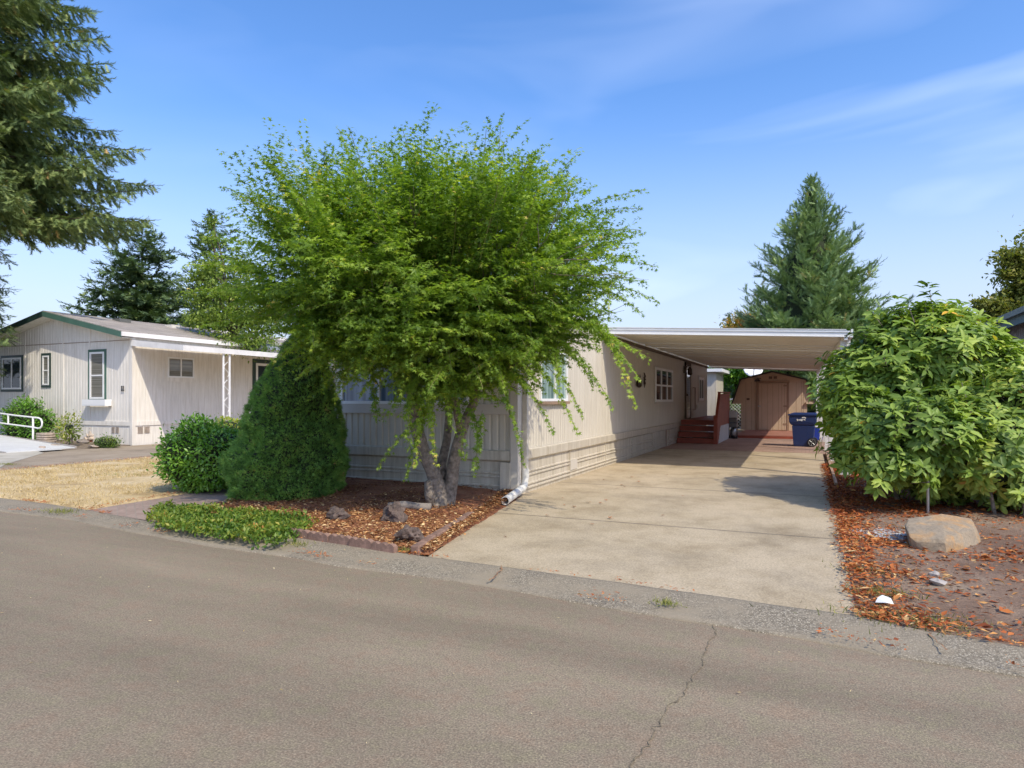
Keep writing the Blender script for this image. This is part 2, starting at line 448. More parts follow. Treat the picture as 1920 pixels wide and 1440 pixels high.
def mbchunk(mb, mi):                              # MB made of quads only -> chunk
    q = [f for f in mb.f if len(f) == 4]
    return (np.array(mb.v, dtype=float), np.array(q), mi, None)

def unit(a): return a / np.maximum(np.linalg.norm(a, axis=-1, keepdims=True), 1e-9)
def inst(tv, tf, pos, ax, nrm, size, mi=0, tint=None, sx=None):
    """stamp template (x = along axis, y = side, z = normal) at every pos"""
    ax = unit(ax); side = unit(np.cross(nrm, ax)); n2 = np.cross(ax, side)
    N = len(pos); size = np.broadcast_to(size, (N,))
    t = np.asarray(tv, float)
    sxx = np.ones(N) if sx is None else sx
    v = (pos[:, None, :] + size[:, None, None] * (t[None, :, 0:1] * ax[:, None, :] + sxx[:, None, None] * t[None, :, 1:2] * side[:, None, :] + t[None, :, 2:3] * n2[:, None, :]))
    f = (np.asarray(tf)[None] + (np.arange(N) * len(t))[:, None, None]).reshape(-1, np.asarray(tf).shape[1])
    ti = rng.random(N) if tint is None else tint
    return (v.reshape(-1, 3), f, mi, np.repeat(ti, len(t)))
def rnd(n, k=3): return rng.normal(size=(n, k))

# leaf templates
def star_leaf():
    v = [(0.12, 0, 0)]
    tips = [(-105, .50), (-52, .82), (0, 1.0), (52, .82), (105, .50)]
    nots = [(-140, .10), (-78, .26), (-26, .30), (26, .30), (78, .26), (140, .10)]
    for i in range(5):
        a, r = nots[i]; v.append((r * math.cos(R(a)) + .12, r * math.sin(R(a)), 0))
        a, r = tips[i]; v.append((r * math.cos(R(a)) + .12, r * math.sin(R(a)), -0.16 * r))
    a, r = nots[5]; v.append((r * math.cos(R(a)) + .12, r * math.sin(R(a)), 0))
    return np.array(v), np.array([(0, i, i + 1) for i in range(1, 11)])
STAR = star_leaf()
OVAL = (np.array([(0, 0, 0), (.3, .21, .05), (.3, 0, -.01), (.3, -.21, .05), (.68, .19, .02), (.68, 0, -.05), (.68, -.19, .02), (1, 0, -.14)]),
        np.array([(0, 2, 1, 1), (0, 3, 2, 2), (1, 2, 5, 4), (2, 3, 6, 5), (4, 5, 7, 7), (5, 6, 7, 7)]))
def fix_tris(t):                                  # split oval into triangles
    v, f = t; out = []
    for a, b, c, d in f:
        out.append((a, b, c))
        if d != c: out.append((a, c, d))
    return v, np.array(out)
OVAL = fix_tris(OVAL)
SIMPLE = (np.array([(0, 0, 0), (.45, .24, .04), (1, 0, -.08), (.45, -.24, .04)]), np.array([(0, 3, 2), (0, 2, 1)]))
def sprig(n=7, w=.07, spread=34, ln=.42):
    v = []; f = []
    for i in range(n):
        s = i / n
        for sg in (-1, 1):
            a = R(spread) * sg; z = math.sin(i * 2.4) * .22
            b = (s, 0, 0); d = (math.cos(a), math.sin(a), z); k = len(v)
            v += [(b[0] - w * .8, 0, 0), (b[0] + w * .8, 0, 0), (b[0] + d[0] * ln, d[1] * ln, d[2] * ln)]
            f.append((k, k + 1, k + 2))
    k = len(v); v += [(.0, -.03, 0), (.0, .03, 0), (1.25, 0, 0)]; f.append((k, k + 1, k + 2))
    return np.array(v), np.array(f)
SPRIG = sprig(7, .10, 36, .40)
SPRIG_S = sprig(4, .20, 38, .5)
TUFT = (np.array([(0, -.10, 0), (0, .10, 0), (.95, .10, .12), (0, -.09, .0), (.02, .09, .02), (.8, .55, -.1), (0, -.09, -.02), (.02, .08, .0), (.8, -.5, .1), (-.05, 0, -.08), (.05, 0, .08), (.75, .05, .55)]),
        np.array([(0, 1, 2), (3, 4, 5), (6, 7, 8), (9, 10, 11)]))

# ------------------------------------------------------------------ foliage materials
LM = {}
LM['maple'] = leafmat('maple_leaf', [(0, (0.072, 0.135, 0.027)), (.45, (0.184, 0.286, 0.042)), (.8, (0.320, 0.429, 0.056)), (.95, (0.512, 0.572, 0.087)), (1, (0.800, 0.601, 0.172))], .5, .40, 1.4, .35)
LM['spruce'] = leafmat('spruce_needles', [(0, (0.077, 0.116, 0.047)), (.5, (0.178, 0.243, 0.081)), (.9, (0.334, 0.381, 0.127)), (1, (0.489, 0.318, 0.127))], .6, .15, 1.2, .3)
LM['bluespruce'] = leafmat('blue_spruce_needles', [(0, (0.092, 0.156, 0.065)), (.5, (0.231, 0.331, 0.135)), (.9, (0.414, 0.530, 0.216)), (1, (0.507, 0.396, 0.143))], .6, .15, 1.2, .3)
LM['fir'] = leafmat('distant_fir_needles', [(0, (0.064, 0.105, 0.053)), (.5, (0.115, 0.181, 0.074)), (1, (0.232, 0.287, 0.089))], .6, .15, 1.2, .3)
LM['dwarf'] = leafmat('dwarf_spruce_needles', [(0, (0.085, 0.178, 0.040)), (.5, (0.196, 0.368, 0.077)), (.9, (0.364, 0.559, 0.113)), (1, (0.503, 0.381, 0.127))], .6, .18, 1.2, .3)
LM['rhodo'] = leafmat('rhododendron_leaf', [(0, (0.082, 0.143, 0.025)), (.45, (0.220, 0.324, 0.050)), (.8, (0.381, 0.473, 0.076)), (.95, (0.586, 0.601, 0.102)), (1, (0.733, 0.402, 0.050))], .50, .22, 1.3, .32)
LM['rhodo2'] = leafmat('bronzed_rhododendron_leaf', [(0, (0.083, 0.145, 0.031)), (.45, (0.233, 0.331, 0.061)), (.75, (0.411, 0.482, 0.086)), (.92, (0.520, 0.454, 0.097)), (1, (0.411, 0.139, 0.036))], .50, .22, 1.3, .32)
LM['bush'] = leafmat('glossy_bush_leaf', [(0, (0.054, 0.139, 0.018)), (.5, (0.132, 0.296, 0.031)), (1, (0.279, 0.466, 0.062))], .35, .25, 1.3, .5)
LM['lime'] = leafmat('lime_leaf', [(0, (.22, .28, .03)), (.5, (.38, .42, .06)), (1, (.55, .52, .12))], .5, .35, 1.2, .4)
LM['cover'] = leafmat('groundcover_leaf', [(0, (.05, .11, .015)), (.4, (.13, .22, .025)), (.8, (.28, .32, .05)), (.95, (.45, .38, .07)), (1, (.50, .24, .05))], .5, .3, 1.2, .4)
LM['yellow'] = leafmat('yellow_green_leaf', [(0, (.10, .17, .03)), (.5, (.28, .32, .05)), (1, (.50, .44, .10))], .5, .3, 1.2, .4)
LM['olive'] = leafmat('olive_leaf', [(0, (0.108, 0.137, 0.028)), (.5, (0.214, 0.244, 0.050)), (1, (0.390, 0.332, 0.078))], .5, .3, 1.2, .4)
LM['birch'] = leafmat('light_green_leaf', [(0, (.07, .12, .02)), (.5, (.17, .25, .04)), (1, (.34, .40, .08))], .5, .35, 1.3, .4)
LM['orange'] = leafmat('autumn_leaf', [(0, (.12, .16, .03)), (.5, (.32, .24, .04)), (1, (.48, .20, .04))], .5, .3, 1.2, .4)
LM['litter'] = leafmat('leaf_litter', [(0, (0.138, 0.040, 0.017)), (.35, (0.345, 0.086, 0.025)), (.65, (0.529, 0.172, 0.046)), (.85, (0.632, 0.322, 0.103)), (1, (0.690, 0.483, 0.230))], .7, .1, 1, .2)
LM['chips'] = leafmat('bark_chips', [(0, (0.081, 0.031, 0.016)), (.5, (0.269, 0.109, 0.042)), (.8, (0.605, 0.319, 0.127)), (1, (0.833, 0.610, 0.310))], .8, .05, 1, .2)
LM['straw'] = leafmat('dry_grass_blades', [(0, (.36, .25, .10)), (.5, (.60, .46, .24)), (1, (.75, .62, .38))], .7, .2, 1, .2)
LM['grass'] = leafmat('weedy_grass_blades', [(0, (.10, .12, .03)), (.5, (.22, .24, .06)), (1, (.42, .38, .13))], .7, .2, 1, .2)

# ================================================================== SETTING
def sheet(name, pts, z, mat):
    return tag(MB().prism([(x, y, z) for x, y in pts], (0, 0, -0.06)).build(name, mat), kind='structure')
def hterr(x, y, a=0.02, f=1.3): return a * mnoise.noise(Vector((x * f, y * f, 3.1))) + a * .5 * mnoise.noise(Vector((x * f * 3, y * f * 3, 7.7)))
def patch(name, c, nu, nv, h, mat):
    a, b, c_, d = [Vector((p[0], p[1], 0)) for p in c]
    def P(u, v):
        p = (a * (1 - u) + b * u) * (1 - v) + (d * (1 - u) + c_ * u) * v
        return (p.x, p.y, h(p.x, p.y, u, v))
    return tag(MB().grid(P, nu, nv).build(name, mat, smooth=True), kind='structure')
tag(MB().box(-160, 160, -20, 260, -0.30, -0.07).build('ground', 'earth'), kind='structure')
inner = [(-60, 7.6), (-20, 6.3)] + [gnd(u, v) for u, v in ((0, 937), (90, 948), (175, 962), (280, 982), (420, 996), (545, 1010), (780, 1046), (1000, 1076), (1200, 1104), (1400, 1133), (1608, 1163), (1740, 1190), (1920, 1222))] + [(9, 4.6), (60, 3.4)]
outer = [(-60, 7.0), (-20, 5.75)] + [gnd(u, v) for u, v in ((0, 960), (117, 973), (217, 993), (386, 1024), (552, 1047), (636, 1063), (800, 1083), (933, 1104), (1160, 1145), (1337, 1173), (1480, 1195), (1694, 1236), (1920, 1271))] + [(9, 4.05), (60, 2.85)]
def resample(pts, n):
    P = [Vector((p[0], p[1], 0)) for p in pts]
    xs = [p.x for p in P]; out = []
    for i in range(n):
        # denser near the camera
        t = i / (n - 1); x = -60 + 120 * (0.5 + 0.5 * (2 * t - 1) * (0.22 + 0.78 * abs(2 * t - 1)))
        for k in range(len(P) - 1):
            if xs[k] <= x <= xs[k + 1] + 1e-6:
                f = (x - xs[k]) / (xs[k + 1] - xs[k]); out.append((x, P[k].y * (1 - f) + P[k + 1].y * f)); break
    return out
ri, ro = resample(inner, 420), resample(outer, 420)
mb = MB()
prof = [(0, -0.05), (0.0, 0.028), (0.12, 0.042), (0.35, 0.034), (0.6, 0.012), (0.8, 0.006), (1.0, 0.010), (1.0, -0.05)]
vs = []; fs = []
for i in range(420):
    jit = 0.02 * mnoise.noise(Vector((ri[i][0] * 2.3, 0, 0))); jo = 0.018 * mnoise.noise(Vector((ro[i][0] * 2.9, 5, 0)))
    for f, z in prof:
        vs.append((ri[i][0] * (1 - f) + ro[i][0] * f, (ri[i][1] + jit) * (1 - f) + (ro[i][1] + jo) * f, z))
n = len(prof)
for i in range(419):
    for j in range(n - 1): fs.append((i * n + j, (i + 1) * n + j, (i + 1) * n + j + 1, i * n + j + 1))
mb.add(vs, fs)
tag(mb.build('curb', 'gutter', smooth=True), kind='structure')
road = [(-60, -12), (60, -12)] + [(x, y + 0.06) for x, y in ro[::-1]]
tag(MB().prism([(x, y, 0.0) for x, y in road], (0, 0, -0.06)).build('road', 'asphalt'), kind='structure')
def crack(name, px, w, z, mat, seed=1):
    r = random.Random(seed); pts = [Vector((*gnd(u, v), z)) for u, v in px]; fine = []
    for a, b in zip(pts, pts[1:]):
        k = max(2, int((b - a).length / 0.035))
        for i in range(k): fine.append(a.lerp(b, i / k) + Vector((r.gauss(0, .008), r.gauss(0, .008), 0)))
    vs = []; fs = []
    for i, p in enumerate(fine):
        d = (fine[min(i + 1, len(fine) - 1)] - fine[max(i - 1, 0)]).normalized(); s = Vector((-d.y, d.x, 0)); ww = w * r.uniform(.25, 1.3)
        vs += [p - s * ww, p + s * ww]
    for i in range(len(fine) - 1): fs.append((2 * i, 2 * i + 1, 2 * i + 3, 2 * i + 2))
    return tag(MB().add(vs, fs).build(name, mat), kind='structure')
M['jointdirt'] = pmat('joint_dirt', (0.36, 0.20, 0.10), 0.95, 0.5, 30, 120, 0.3)
M['crackdirt'] = pmat('crack_dirt', (0.23, 0.18, 0.11), 0.95, 0.5, 30, 120, 0.3)
crack('road_crack', [(1338, 1172), (1341, 1190), (1324, 1216), (1320, 1237), (1313, 1259), (1286, 1284), (1283, 1304), (1257, 1318), (1248, 1336), (1238, 1353), (1222, 1385), (1190, 1430), (1170, 1475)], .0042, .0045, 'crackdirt', 3)
crack('curb_joint', [(942, 1069), (938, 1080), (925, 1094), (908, 1100)], .007, .046, 'jointdirt', 5)
crack('curb_joint', [(1738, 1192), (1752, 1210), (1778, 1236)], .006, .046, 'jointdirt', 6)
# driveway, brick apron, neighbour strip
XR = 0.34
g0 = gnd(800, 1049); g1 = gnd(1608, 1164)
sheet('driveway', [(g0[0], g0[1]), (-2.4, 5.47), (-1.2, 5.32), (g1[0], g1[1]), (XR, 20.45), (-4.30, 20.45), (-4.30, 9.55), (-4.12, 9.2)], 0.020, 'drive')
sheet('brick_apron', [(-4.30, 20.46), (0.55, 20.46), (0.7, 32.5), (-4.30, 32.5)], 0.024, 'pavers')
sheet('neighbour_driveway', [(-19.75, 6.35), (-15.75, 6.2), (-15.9, 34), (-20.5, 34), (-20.3, 14.6)], 0.018, 'ndrive')
patch('lawn', [(-15.72, 6.2), (-9.02, 5.95), (-10.9, 34), (-15.8, 34)], 70, 190,
      lambda x, y, u, v: 0.035 + hterr(x, y, 0.02, 1.6) + (-.05 if u in (0, 1) or v == 0 else 0), 'lawn')
sheet('brick_path', [(-9.05, 5.85), (-7.25, 5.70), (-8.5, 9.6), (-8.5, 34), (-10.7, 34)], 0.022, 'path')
patch('mulch_bed', [(-7.35, 5.66), (-3.40, 5.58), (-4.10, 9.50), (-8.6, 9.50)], 90, 90,
      lambda x, y, u, v: 0.02 + 0.05 * min(1, min(u, 1 - u, v) * 14) + 0.09 * v * v * min(1, (1 - u) * 3) + hterr(x, y, 0.022, 2.2), 'mulch')
patch('side_soil', [(XR - .06, 5.05), (14, 4.55), (14, 34), (XR - .06, 34)], 110, 200,
      lambda x, y, u, v: 0.0 + 0.045 * min(1, min(u * 14, v * 29) * 1.5) + hterr(x, y, 0.035, 1.0), 'rbed')
patch('neighbour_bed', [(-29, 13.55), (-20.15, 12.55), (-20.45, 14.9), (-29, 14.9)], 60, 20,
      lambda x, y, u, v: 0.02 + 0.07 * min(1, min(1 - u, v) * 5) + hterr(x, y, 0.03, 1.6), 'earth')
def soft_poly(name, cx, cy, rx, ry, z, mat, seed, n=40):
    pts = []
    for i in range(n):
        t = 2 * math.pi * i / n; k = 1 + .3 * mnoise.noise(Vector((math.cos(t) * 1.5, math.sin(t) * 1.5, seed)))
        pts.append((cx + rx * k * math.cos(t), cy + ry * k * math.sin(t), z + hterr(cx + rx * k * math.cos(t), cy + ry * k * math.sin(t), .035, 1.0)))
    c = (cx, cy, z + .012)
    return tag(MB().add([c] + pts, [(0, i + 1, (i + 1) % n + 1) for i in range(n)]).build(name, mat, smooth=True), kind='structure')

# ================================================================== BUILDINGS
def TF(Y): return lambda a, o, z: (a, Y - o, z)
def TS(X): return lambda a, o, z: (X + o, a, z)
def ribs(T, a0, a1, z0, z1, per=.13, dep=.009, flat=.7, soft=.12):
    """ribbed metal or grooved board wall; z1 may be a function of a"""
    zt = z1 if callable(z1) else (lambda a: z1)
    pr = []; a = a0
    while a < a1:
        for f, o in ((0, 0), (flat - soft, 0), (flat, -dep), (1 - soft, -dep)):
            x = a + f * per
            if x < a1: pr.append((x, o))
        a += per
    pr.append((a1, 0))
    mb = MB(T); vs = []; fs = []
    for x, o in pr: vs += [(x, o, z0), (x, o, zt(x))]
    for i in range(len(pr) - 1): fs.append((2 * i, 2 * i + 2, 2 * i + 3, 2 * i + 1))
    return mb.add(vs, fs)
def window(par, T, a0, a1, z0, z1, fw=.045, va=(), vz=(), glass='glass', frame='white', proud=.045, trim=None, sill=None, name='window'):
    if trim:
        tw, tm = trim; mb = MB(T)
        mb.box(a0 - tw, a1 + tw, 0, .024, z1, z1 + tw); mb.box(a0 - tw, a1 + tw, 0, .024, z0 - tw, z0)
        mb.box(a0 - tw, a0, 0, .024, z0, z1); mb.box(a1, a1 + tw, 0, .024, z0, z1)
        mb.build('window_trim', tm, par)
    mb = MB(T)
    mb.box(a0, a1, 0.002, proud, z1 - fw, z1); mb.box(a0, a1, 0.002, proud, z0, z0 + fw)
    mb.box(a0, a0 + fw, 0.002, proud, z0 + fw, z1 - fw); mb.box(a1 - fw, a1, 0.002, proud, z0 + fw, z1 - fw)
    for x in va: mb.box(x - fw * .4, x + fw * .4, 0.002, proud - .008, z0 + fw, z1 - fw)
    for z in vz: mb.box(a0 + fw, a1 - fw, 0.002, proud - .012, z - fw * .4, z + fw * .4)
    f = mb.build(name, frame, par)
    MB(T).box(a0 + fw * .6, a1 - fw * .6, 0.003, .014, z0 + fw * .6, z1 - fw * .6).build('pane', glass, f)
    if sill:
        MB(T).box(a0 - .04, a1 + .04, 0.002, .07, z0 - .055, z0 - .002).build('sill', sill, f)
    return f

# ---- the cream mobile home
HX0, HX1, HY0, HY1, HZT, HZS = -7.89, -4.22, 9.56, 30.9, 3.13, 0.73
home = thing('mobile_home', 'long cream metal mobile home behind the maple, its ribbed side along the concrete driveway', 'mobile home', (-6.0, HY0, 0))
MB().box(HX0 + .02, HX1 - .02, HY0 + .02, HY1, 0.0, HZT).build('wall', 'siding', home)
F, S = TF(HY0), TS(HX1)
ribs(F, HX0, HX1 - .07, HZS, HZT, dep=.014).build('front_siding', 'siding', home)
ribs(S, HY0 + .07, HY1, HZS, HZT, per=.12, dep=.012).build('side_siding', 'siding', home)
SK = [(0.0, 0.0), (0.075, 0.0068), (0.085, 0.0306), (0.105, 0.0306), (0.115, 0.0068), (0.14, 0.0068), (0.15, 0.0306), (0.17, 0.0306), (0.18, 0.0034), (0.285, 0.0034), (0.295, 0.0272), (0.315, 0.0272), (0.325, 0.0051), (0.345, 0.0051), (0.355, 0.0272), (0.375, 0.0272), (0.385, 0.0034), (0.545, 0.0034), (0.555, 0.0272), (0.58, 0.0578), (0.72, 0.0612), (0.735, 0.0034)]
def skirt(T, a0, a1):
    mb = MB(T); vs = []; fs = []
    for k, a in enumerate((a0, a1)):
        for z, o in SK: vs.append((a, o, z))
    n = len(SK)
    for i in range(n - 1): fs.append((i, n + i, n + i + 1, i + 1))
    mb.add(vs, fs)
    a = a0 + 2.4
    while a < a1 - .3: mb.box(a, a + .006, .002, .033, 0, .54); a += 2.44
    return mb
skirt(F, HX0, HX1 - .09).build('skirting', 'skirt', home)
sk = skirt(S, HY0 + .09, 23.2); sk.build('skirting', 'skirt', home)
MB(F).box(-4.48, -4.31, .03, .062, 0, .54).build('corner_panel', 'skirt', home)
MB().box(HX1 - .09, HX1 + .045, HY0 - .045, HY0 + .09, 0, HZT).build('corner_post', 'trim', home, bevel=.006)
MB(F).box(HX0 - .01, HX0 + .08, -.01, .03, HZS, HZT).build('corner_post', 'trim', home)
MB().prism([(HX0 - .07, HY0 - .06, 3.12), (HX1 + .06, HY0 - .06, 3.12), (HX1 + .06, HY0 - .06, 3.19), (-5, HY0 - .06, 3.27), (-6.05, HY0 - .06, 3.31), (-7.1, HY0 - .06, 3.27), (HX0 - .07, HY0 - .06, 3.19)], (0, HY1 - HY0 + .1, 0)).build('roof', 'white', home)
MB(S).box(HY0 - .04, 14.15, .002, .055, 3.06, 3.118).build('gutter', 'white', home)
MB(S).box(14.3, HY1, .002, .05, 2.94, 3.02).build('ledger', 'brown', home)
a0, zb = onY(641, 757, HY0); a1, _ = onY(881, 757, HY0)
am = onY(712, 757, HY0)[0]; am2 = onY(812, 757, HY0)[0]
window(home, F, a0, a1, zb, 2.45, .05, (am, am2), (), 'curt', 'white', .05, (.05, 'trim'))
MB(F).box(HX0 + .12, HX1 - .12, .002, .045, 1.30, 1.47).build('sill_board', 'board', home, bevel=.004)
y0, zb = onX(1010, 754, HX1); y1, _ = onX(1061, 752, HX1)
window(home, S, y0, y1, 1.51, 2.42, .045, ((y0 + y1) / 2 + .05,), (), 'curtg', 'white', .045, None, 'tanb')
y0, _ = onX(1227, 753, HX1); y1, _ = onX(1259.5, 750, HX1)
dy = (y1 - y0) / 3
window(home, S, y0, y1, 1.46, 2.50, .07, (y0 + dy, y0 + 2 * dy), (1.97,), 'glass', 'white', .05, (.05, 'trim'), 'trim')
y0, _ = onX(1309, 750, HX1); y1, _ = onX(1318, 748, HX1)
window(home, S, y0, y1, 1.48, 2.46, .10, ((y0 + y1) / 2,), (), 'glass', 'white', .05, (.08, 'trim'))
# door
d0, _ = onX(1284.5, 780, HX1); d1, _ = onX(1292, 780, HX1)
door = MB(S).box(d0, d1, .004, .045, .84, 2.80).build('door', 'white', home)
MB(S).box(d0 + .12, d1 - .12, .046, .056, 1.15, 2.62).build('door_glass', 'shade', door)
MB(S).box(d0 - .11, d0, .004, .06, .82, 2.88).box(d1, d1 + .11, .004, .06, .82, 2.88).box(d0 - .11, d1 + .11, .004, .06, 2.805, 2.92).build('door_frame', 'brown', door)
MB(S).tube([(d0 + .07, .05, 1.7), (d0 + .07, .10, 1.7)], .03, 8).build('handle', 'bronze', door)
lt = MB(S)
ly = d0 - .28
lt.box(ly - .08, ly + .08, .004, .04, 2.50, 2.75); lt.tube([(ly, .03, 2.66), (ly, .16, 2.78), (ly, .22, 2.68)], .015, 6)
lt.build('porch_light', 'bronze', home)
lan = MB(S); lan.lathe((ly, .22, 2.42), [(.05, 0), (.10, .04), (.085, .22), (.03, .30)], 6); lan.build('lantern', 'bronze', home)
hy, _ = onX(1299, 750, HX1)
MB(S).tube([(hy, .0, 2.0), (hy, .09, 2.0), (hy, .09, 1.12), (hy, .0, 1.12)], .018, 6).build('grab_bar', 'tanb', home)
MB(S).box(hy + .9, hy + 1.05, .003, .04, 1.15, 1.32).build('outlet_box', 'trim', home)
MB(S).box(21.3, 21.36, .035, .05, .05, .62).build('service_pipe', 'tanb', home)
MB(S).box(12.05, 12.45, .033, .040, .18, .36).build('skirt_vent', 'trim', home)
# downspout
dx, dyy = HX1 + .085, HY0 + .16
ds = MB().box(dx - .045, dx + .045, dyy - .035, dyy + .035, .42, 3.04).build('downspout', 'trim', home, bevel=.008)
MB().tube([(dx, dyy, .44), (dx, dyy, .30)], .062, 14).build('pipe_collar', 'pvc', ds, smooth=False)
pe = Vector((-3.95, 8.55, .10))
pp = thing('drain_pipe', 'white round plastic drain pipe lying open-ended at the foot of the downspout', 'pipe', (dx, dyy, .0))
MB().tube([(dx, dyy, .31), (dx, dyy - .03, .20), (dx + .01, dyy - .10, .15), (dx + .02, dyy - .2, .14)], .056, 16).build('elbow', 'pvc', pp, smooth=False)
mb = MB(); p0 = Vector((dx + .02, dyy - .15, .145)); d = (pe - p0).normalized()
mb.tube([p0, pe], .060, 20, caps=False); mb.tube([pe, pe - d * .25], .053, 20, caps=False)
u_ = d.cross(Vector((0, 0, 1))).normalized(); w_ = d.cross(u_)
ring = []
for r_ in (.053, .060): ring += [pe + d * .001 + (u_ * math.cos(t) + w_ * math.sin(t)) * r_ for t in [2 * math.pi * j / 20 for j in range(20)]]
mb.add(ring, [(j, (j + 1) % 20, 20 + (j + 1) % 20, 20 + j) for j in range(20)])
mb.build('straight_pipe', 'pvc', pp)
# wall ornaments
def ornament(loc, s, name, label, kind):
    t = thing(name, label, 'wall ornament', loc)
    mb = MB()
    if kind == 0:
        for k in range(7):
            a = k / 7 * 2 * math.pi
            mb.tube([(.03, 0, 0), (.05, math.cos(a) * s * .28, math.sin(a) * s * .55), (.03, math.cos(a + .4) * s * .42, math.sin(a + .2) * s * .95)], [.016, .02, .008], 6)
    else:
        mb.lathe((.09, 0, -.14), [(.03, 0), (.075, .04), (.08, .17), (.09, .19)], 12)
        for k in range(6): mb.tube([(.09, 0, .03), (.09 + .04 * math.sin(k), .08 * math.cos(k * 1.1), .14 + .04 * (k % 3))], [.012, .006], 5)
    mb.build('ornament_body', 'bronze', t, local=True)
y_, z_ = onX(1206, 712, HX1)
ornament((HX1, y_, z_), .23, 'wall_ornament', 'dark twisted metal ornament hung on the shaded wall just left of the six-pane window', 0)
y_, z_ = onX(1192, 717, HX1)
ornament((HX1, y_, z_), .42, 'wall_planter', 'small dark hanging planter on the shaded wall behind the drooping maple shoots', 1)

# ---- bump-out with flat white roof
bo = thing('rear_addition', 'small cream building with a flat white roof beyond the stair landing', 'building', (-6, 34.5, 0))
MB().box(-8.6, -4.28, 34.5, 37.6, 0, 2.9).build('wall', 'siding', bo)
ribs(TF(34.48), -8.5, -4.28, .1, 2.9, per=.2, dep=.008, flat=.92, soft=.03).build('siding_board', 'siding', bo)
MB().box(-8.9, -3.95, 34.15, 37.9, 2.905, 3.06).build('roof', 'white', bo)

# ---- carport
cp = thing('carport', 'white metal carport with a flat sloping roof covering the far end of the driveway', 'carport', (0.6, 14.3, 0))
def cz(x): return 3.145 + (x + 4.2) / 4.91 * (2.885 - 3.145)
xl = -4.19
def xr(y): return 0.71 - (y - 14.2) / 17.5 * 0.32
pan = MB()
def cslab(mb, y0, y1, dz0, dz1, x0=None, x1=None):
    x0 = xl if x0 is None else x0
    e0 = xr(y0) if x1 is None else x1; e1 = xr(y1) if x1 is None else x1
    mb.add([(x0, y0, cz(x0) + dz0), (e0, y0, cz(e0) + dz0), (e1, y1, cz(e1) + dz0), (x0, y1, cz(x0) + dz0),
            (x0, y0, cz(x0) + dz1), (e0, y0, cz(e0) + dz1), (e1, y1, cz(e1) + dz1), (x0, y1, cz(x0) + dz1)],
           [(0, 3, 2, 1), (4, 5, 6, 7), (0, 1, 5, 4), (1, 2, 6, 5), (2, 3, 7, 6), (3, 0, 4, 7)])
y = 14.27
while y < 31.6:
    cslab(pan, y, min(y + .405, 31.68), -.075, -.068)
    cslab(pan, y + .375, y + .405, -.088, -.076)
    cslab(pan, y + .17, y + .182, -.082, -.076)
    y += .41
pan.build('roof_panel', 'soffit', cp)
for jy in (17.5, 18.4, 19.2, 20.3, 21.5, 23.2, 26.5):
    jm = MB(); cslab(jm, jy, jy + .05, -.112, -.0765); jm.build('ceiling_highlight', 'white', cp)  # added white strips stand in for bright highlight lines across the ceiling
fa = MB(); cslab(fa, 14.20, 14.265, -.155, 0.0); fa.build('front_fascia', 'white', cp, bevel=.006)
fa = MB(); cslab(fa, 14.185, 14.198, -.150, -.140); cslab(fa, 14.185, 14.198, -.062, -.050); cslab(fa, 14.185, 14.198, -.012, -.002); fa.build('fascia_rib', 'white', cp)
fa = MB(); cslab(fa, 31.69, 31.75, -.155, 0.0); fa.build('rear_fascia', 'white', cp)
sf = MB()
for (o0, o1, z0, z1) in ((.002, .05, -.155, .0), (-.10, -.04, -.20, -.112)):
    pts = [(xr(14.2) + o0, 14.2, cz(xr(14.2)) + z0), (xr(14.2) + o1, 14.2, cz(xr(14.2)) + z0), (xr(31.75) + o1, 31.75, cz(.4) + z0), (xr(31.75) + o0, 31.75, cz(.4) + z0)]
    up = [(p[0], p[1], p[2] + z1 - z0) for p in pts]
    sf.add(pts + up, [(0, 3, 2, 1), (4, 5, 6, 7), (0, 1, 5, 4), (1, 2, 6, 5), (2, 3, 7, 6), (3, 0, 4, 7)])
sf.build('side_beam', 'white', cp)
for py in (14.45, 18.0, 21.6, 26.0, 30.4):
    px = xr(py) - .07; pm = MB()
    for o in (-.055, .055): pm.box(px + o - .034, px + o + .034, py - .034, py + .034, 0.02, cz(px) - .20)
    pm.box(px - .018, px + .018, py - .02, py + .02, .2, cz(px) - .22)
    po = pm.build('post', 'white', cp, bevel=.004)
    bm_ = MB()
    for o in (-.055, .055): bm_.box(px + o - .044, px + o + .044, py - .044, py + .044, 0.015, .20)
    bm_.build('post_sleeve', 'whitew', po)

# ---- entry stairs
st = thing('entry_stairs', 'dark red wooden entry steps with landing and slatted railing against the cream wall', 'stairs', (-3.5, 23.2, 0))
SX0, SX1 = HX1 + .04, -2.86
for i in range(4):
    y0 = 23.2 + .27 * i; z = .20 * (i + 1)
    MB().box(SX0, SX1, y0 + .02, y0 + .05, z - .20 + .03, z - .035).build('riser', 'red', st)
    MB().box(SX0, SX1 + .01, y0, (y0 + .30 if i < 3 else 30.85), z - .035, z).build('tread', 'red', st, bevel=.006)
rb = MB(); y = 23.16
def itp(y, pts):
    for (a, b), (c, d) in zip(pts, pts[1:]):
        if a <= y <= c: return b + (d - b) * (y - a) / (c - a)
    return pts[-1][1]
while y < 26.9:
    lo = itp(y, [(23.1, .0), (23.3, .03), (23.95, .62), (27, .62)]); hi = itp(y, [(23.1, .85), (23.35, 1.15), (23.95, 1.72), (27, 1.77)])
    rb.box(SX1 + .012, SX1 + .035, y, y + .135, lo, hi); y += .145
rb.build('railing_boards', 'red', st)
MB().bar((SX1, 23.14, .92), (SX1, 23.95, 1.76), .09, .04).bar((SX1, 23.95, 1.78), (SX1, 26.95, 1.80), .11, .04).build('handrail', 'red', st)
MB().box(SX1 - .09, SX1 + .01, 23.14, 23.24, 0, 1.0).build('newel_post', 'red', st)
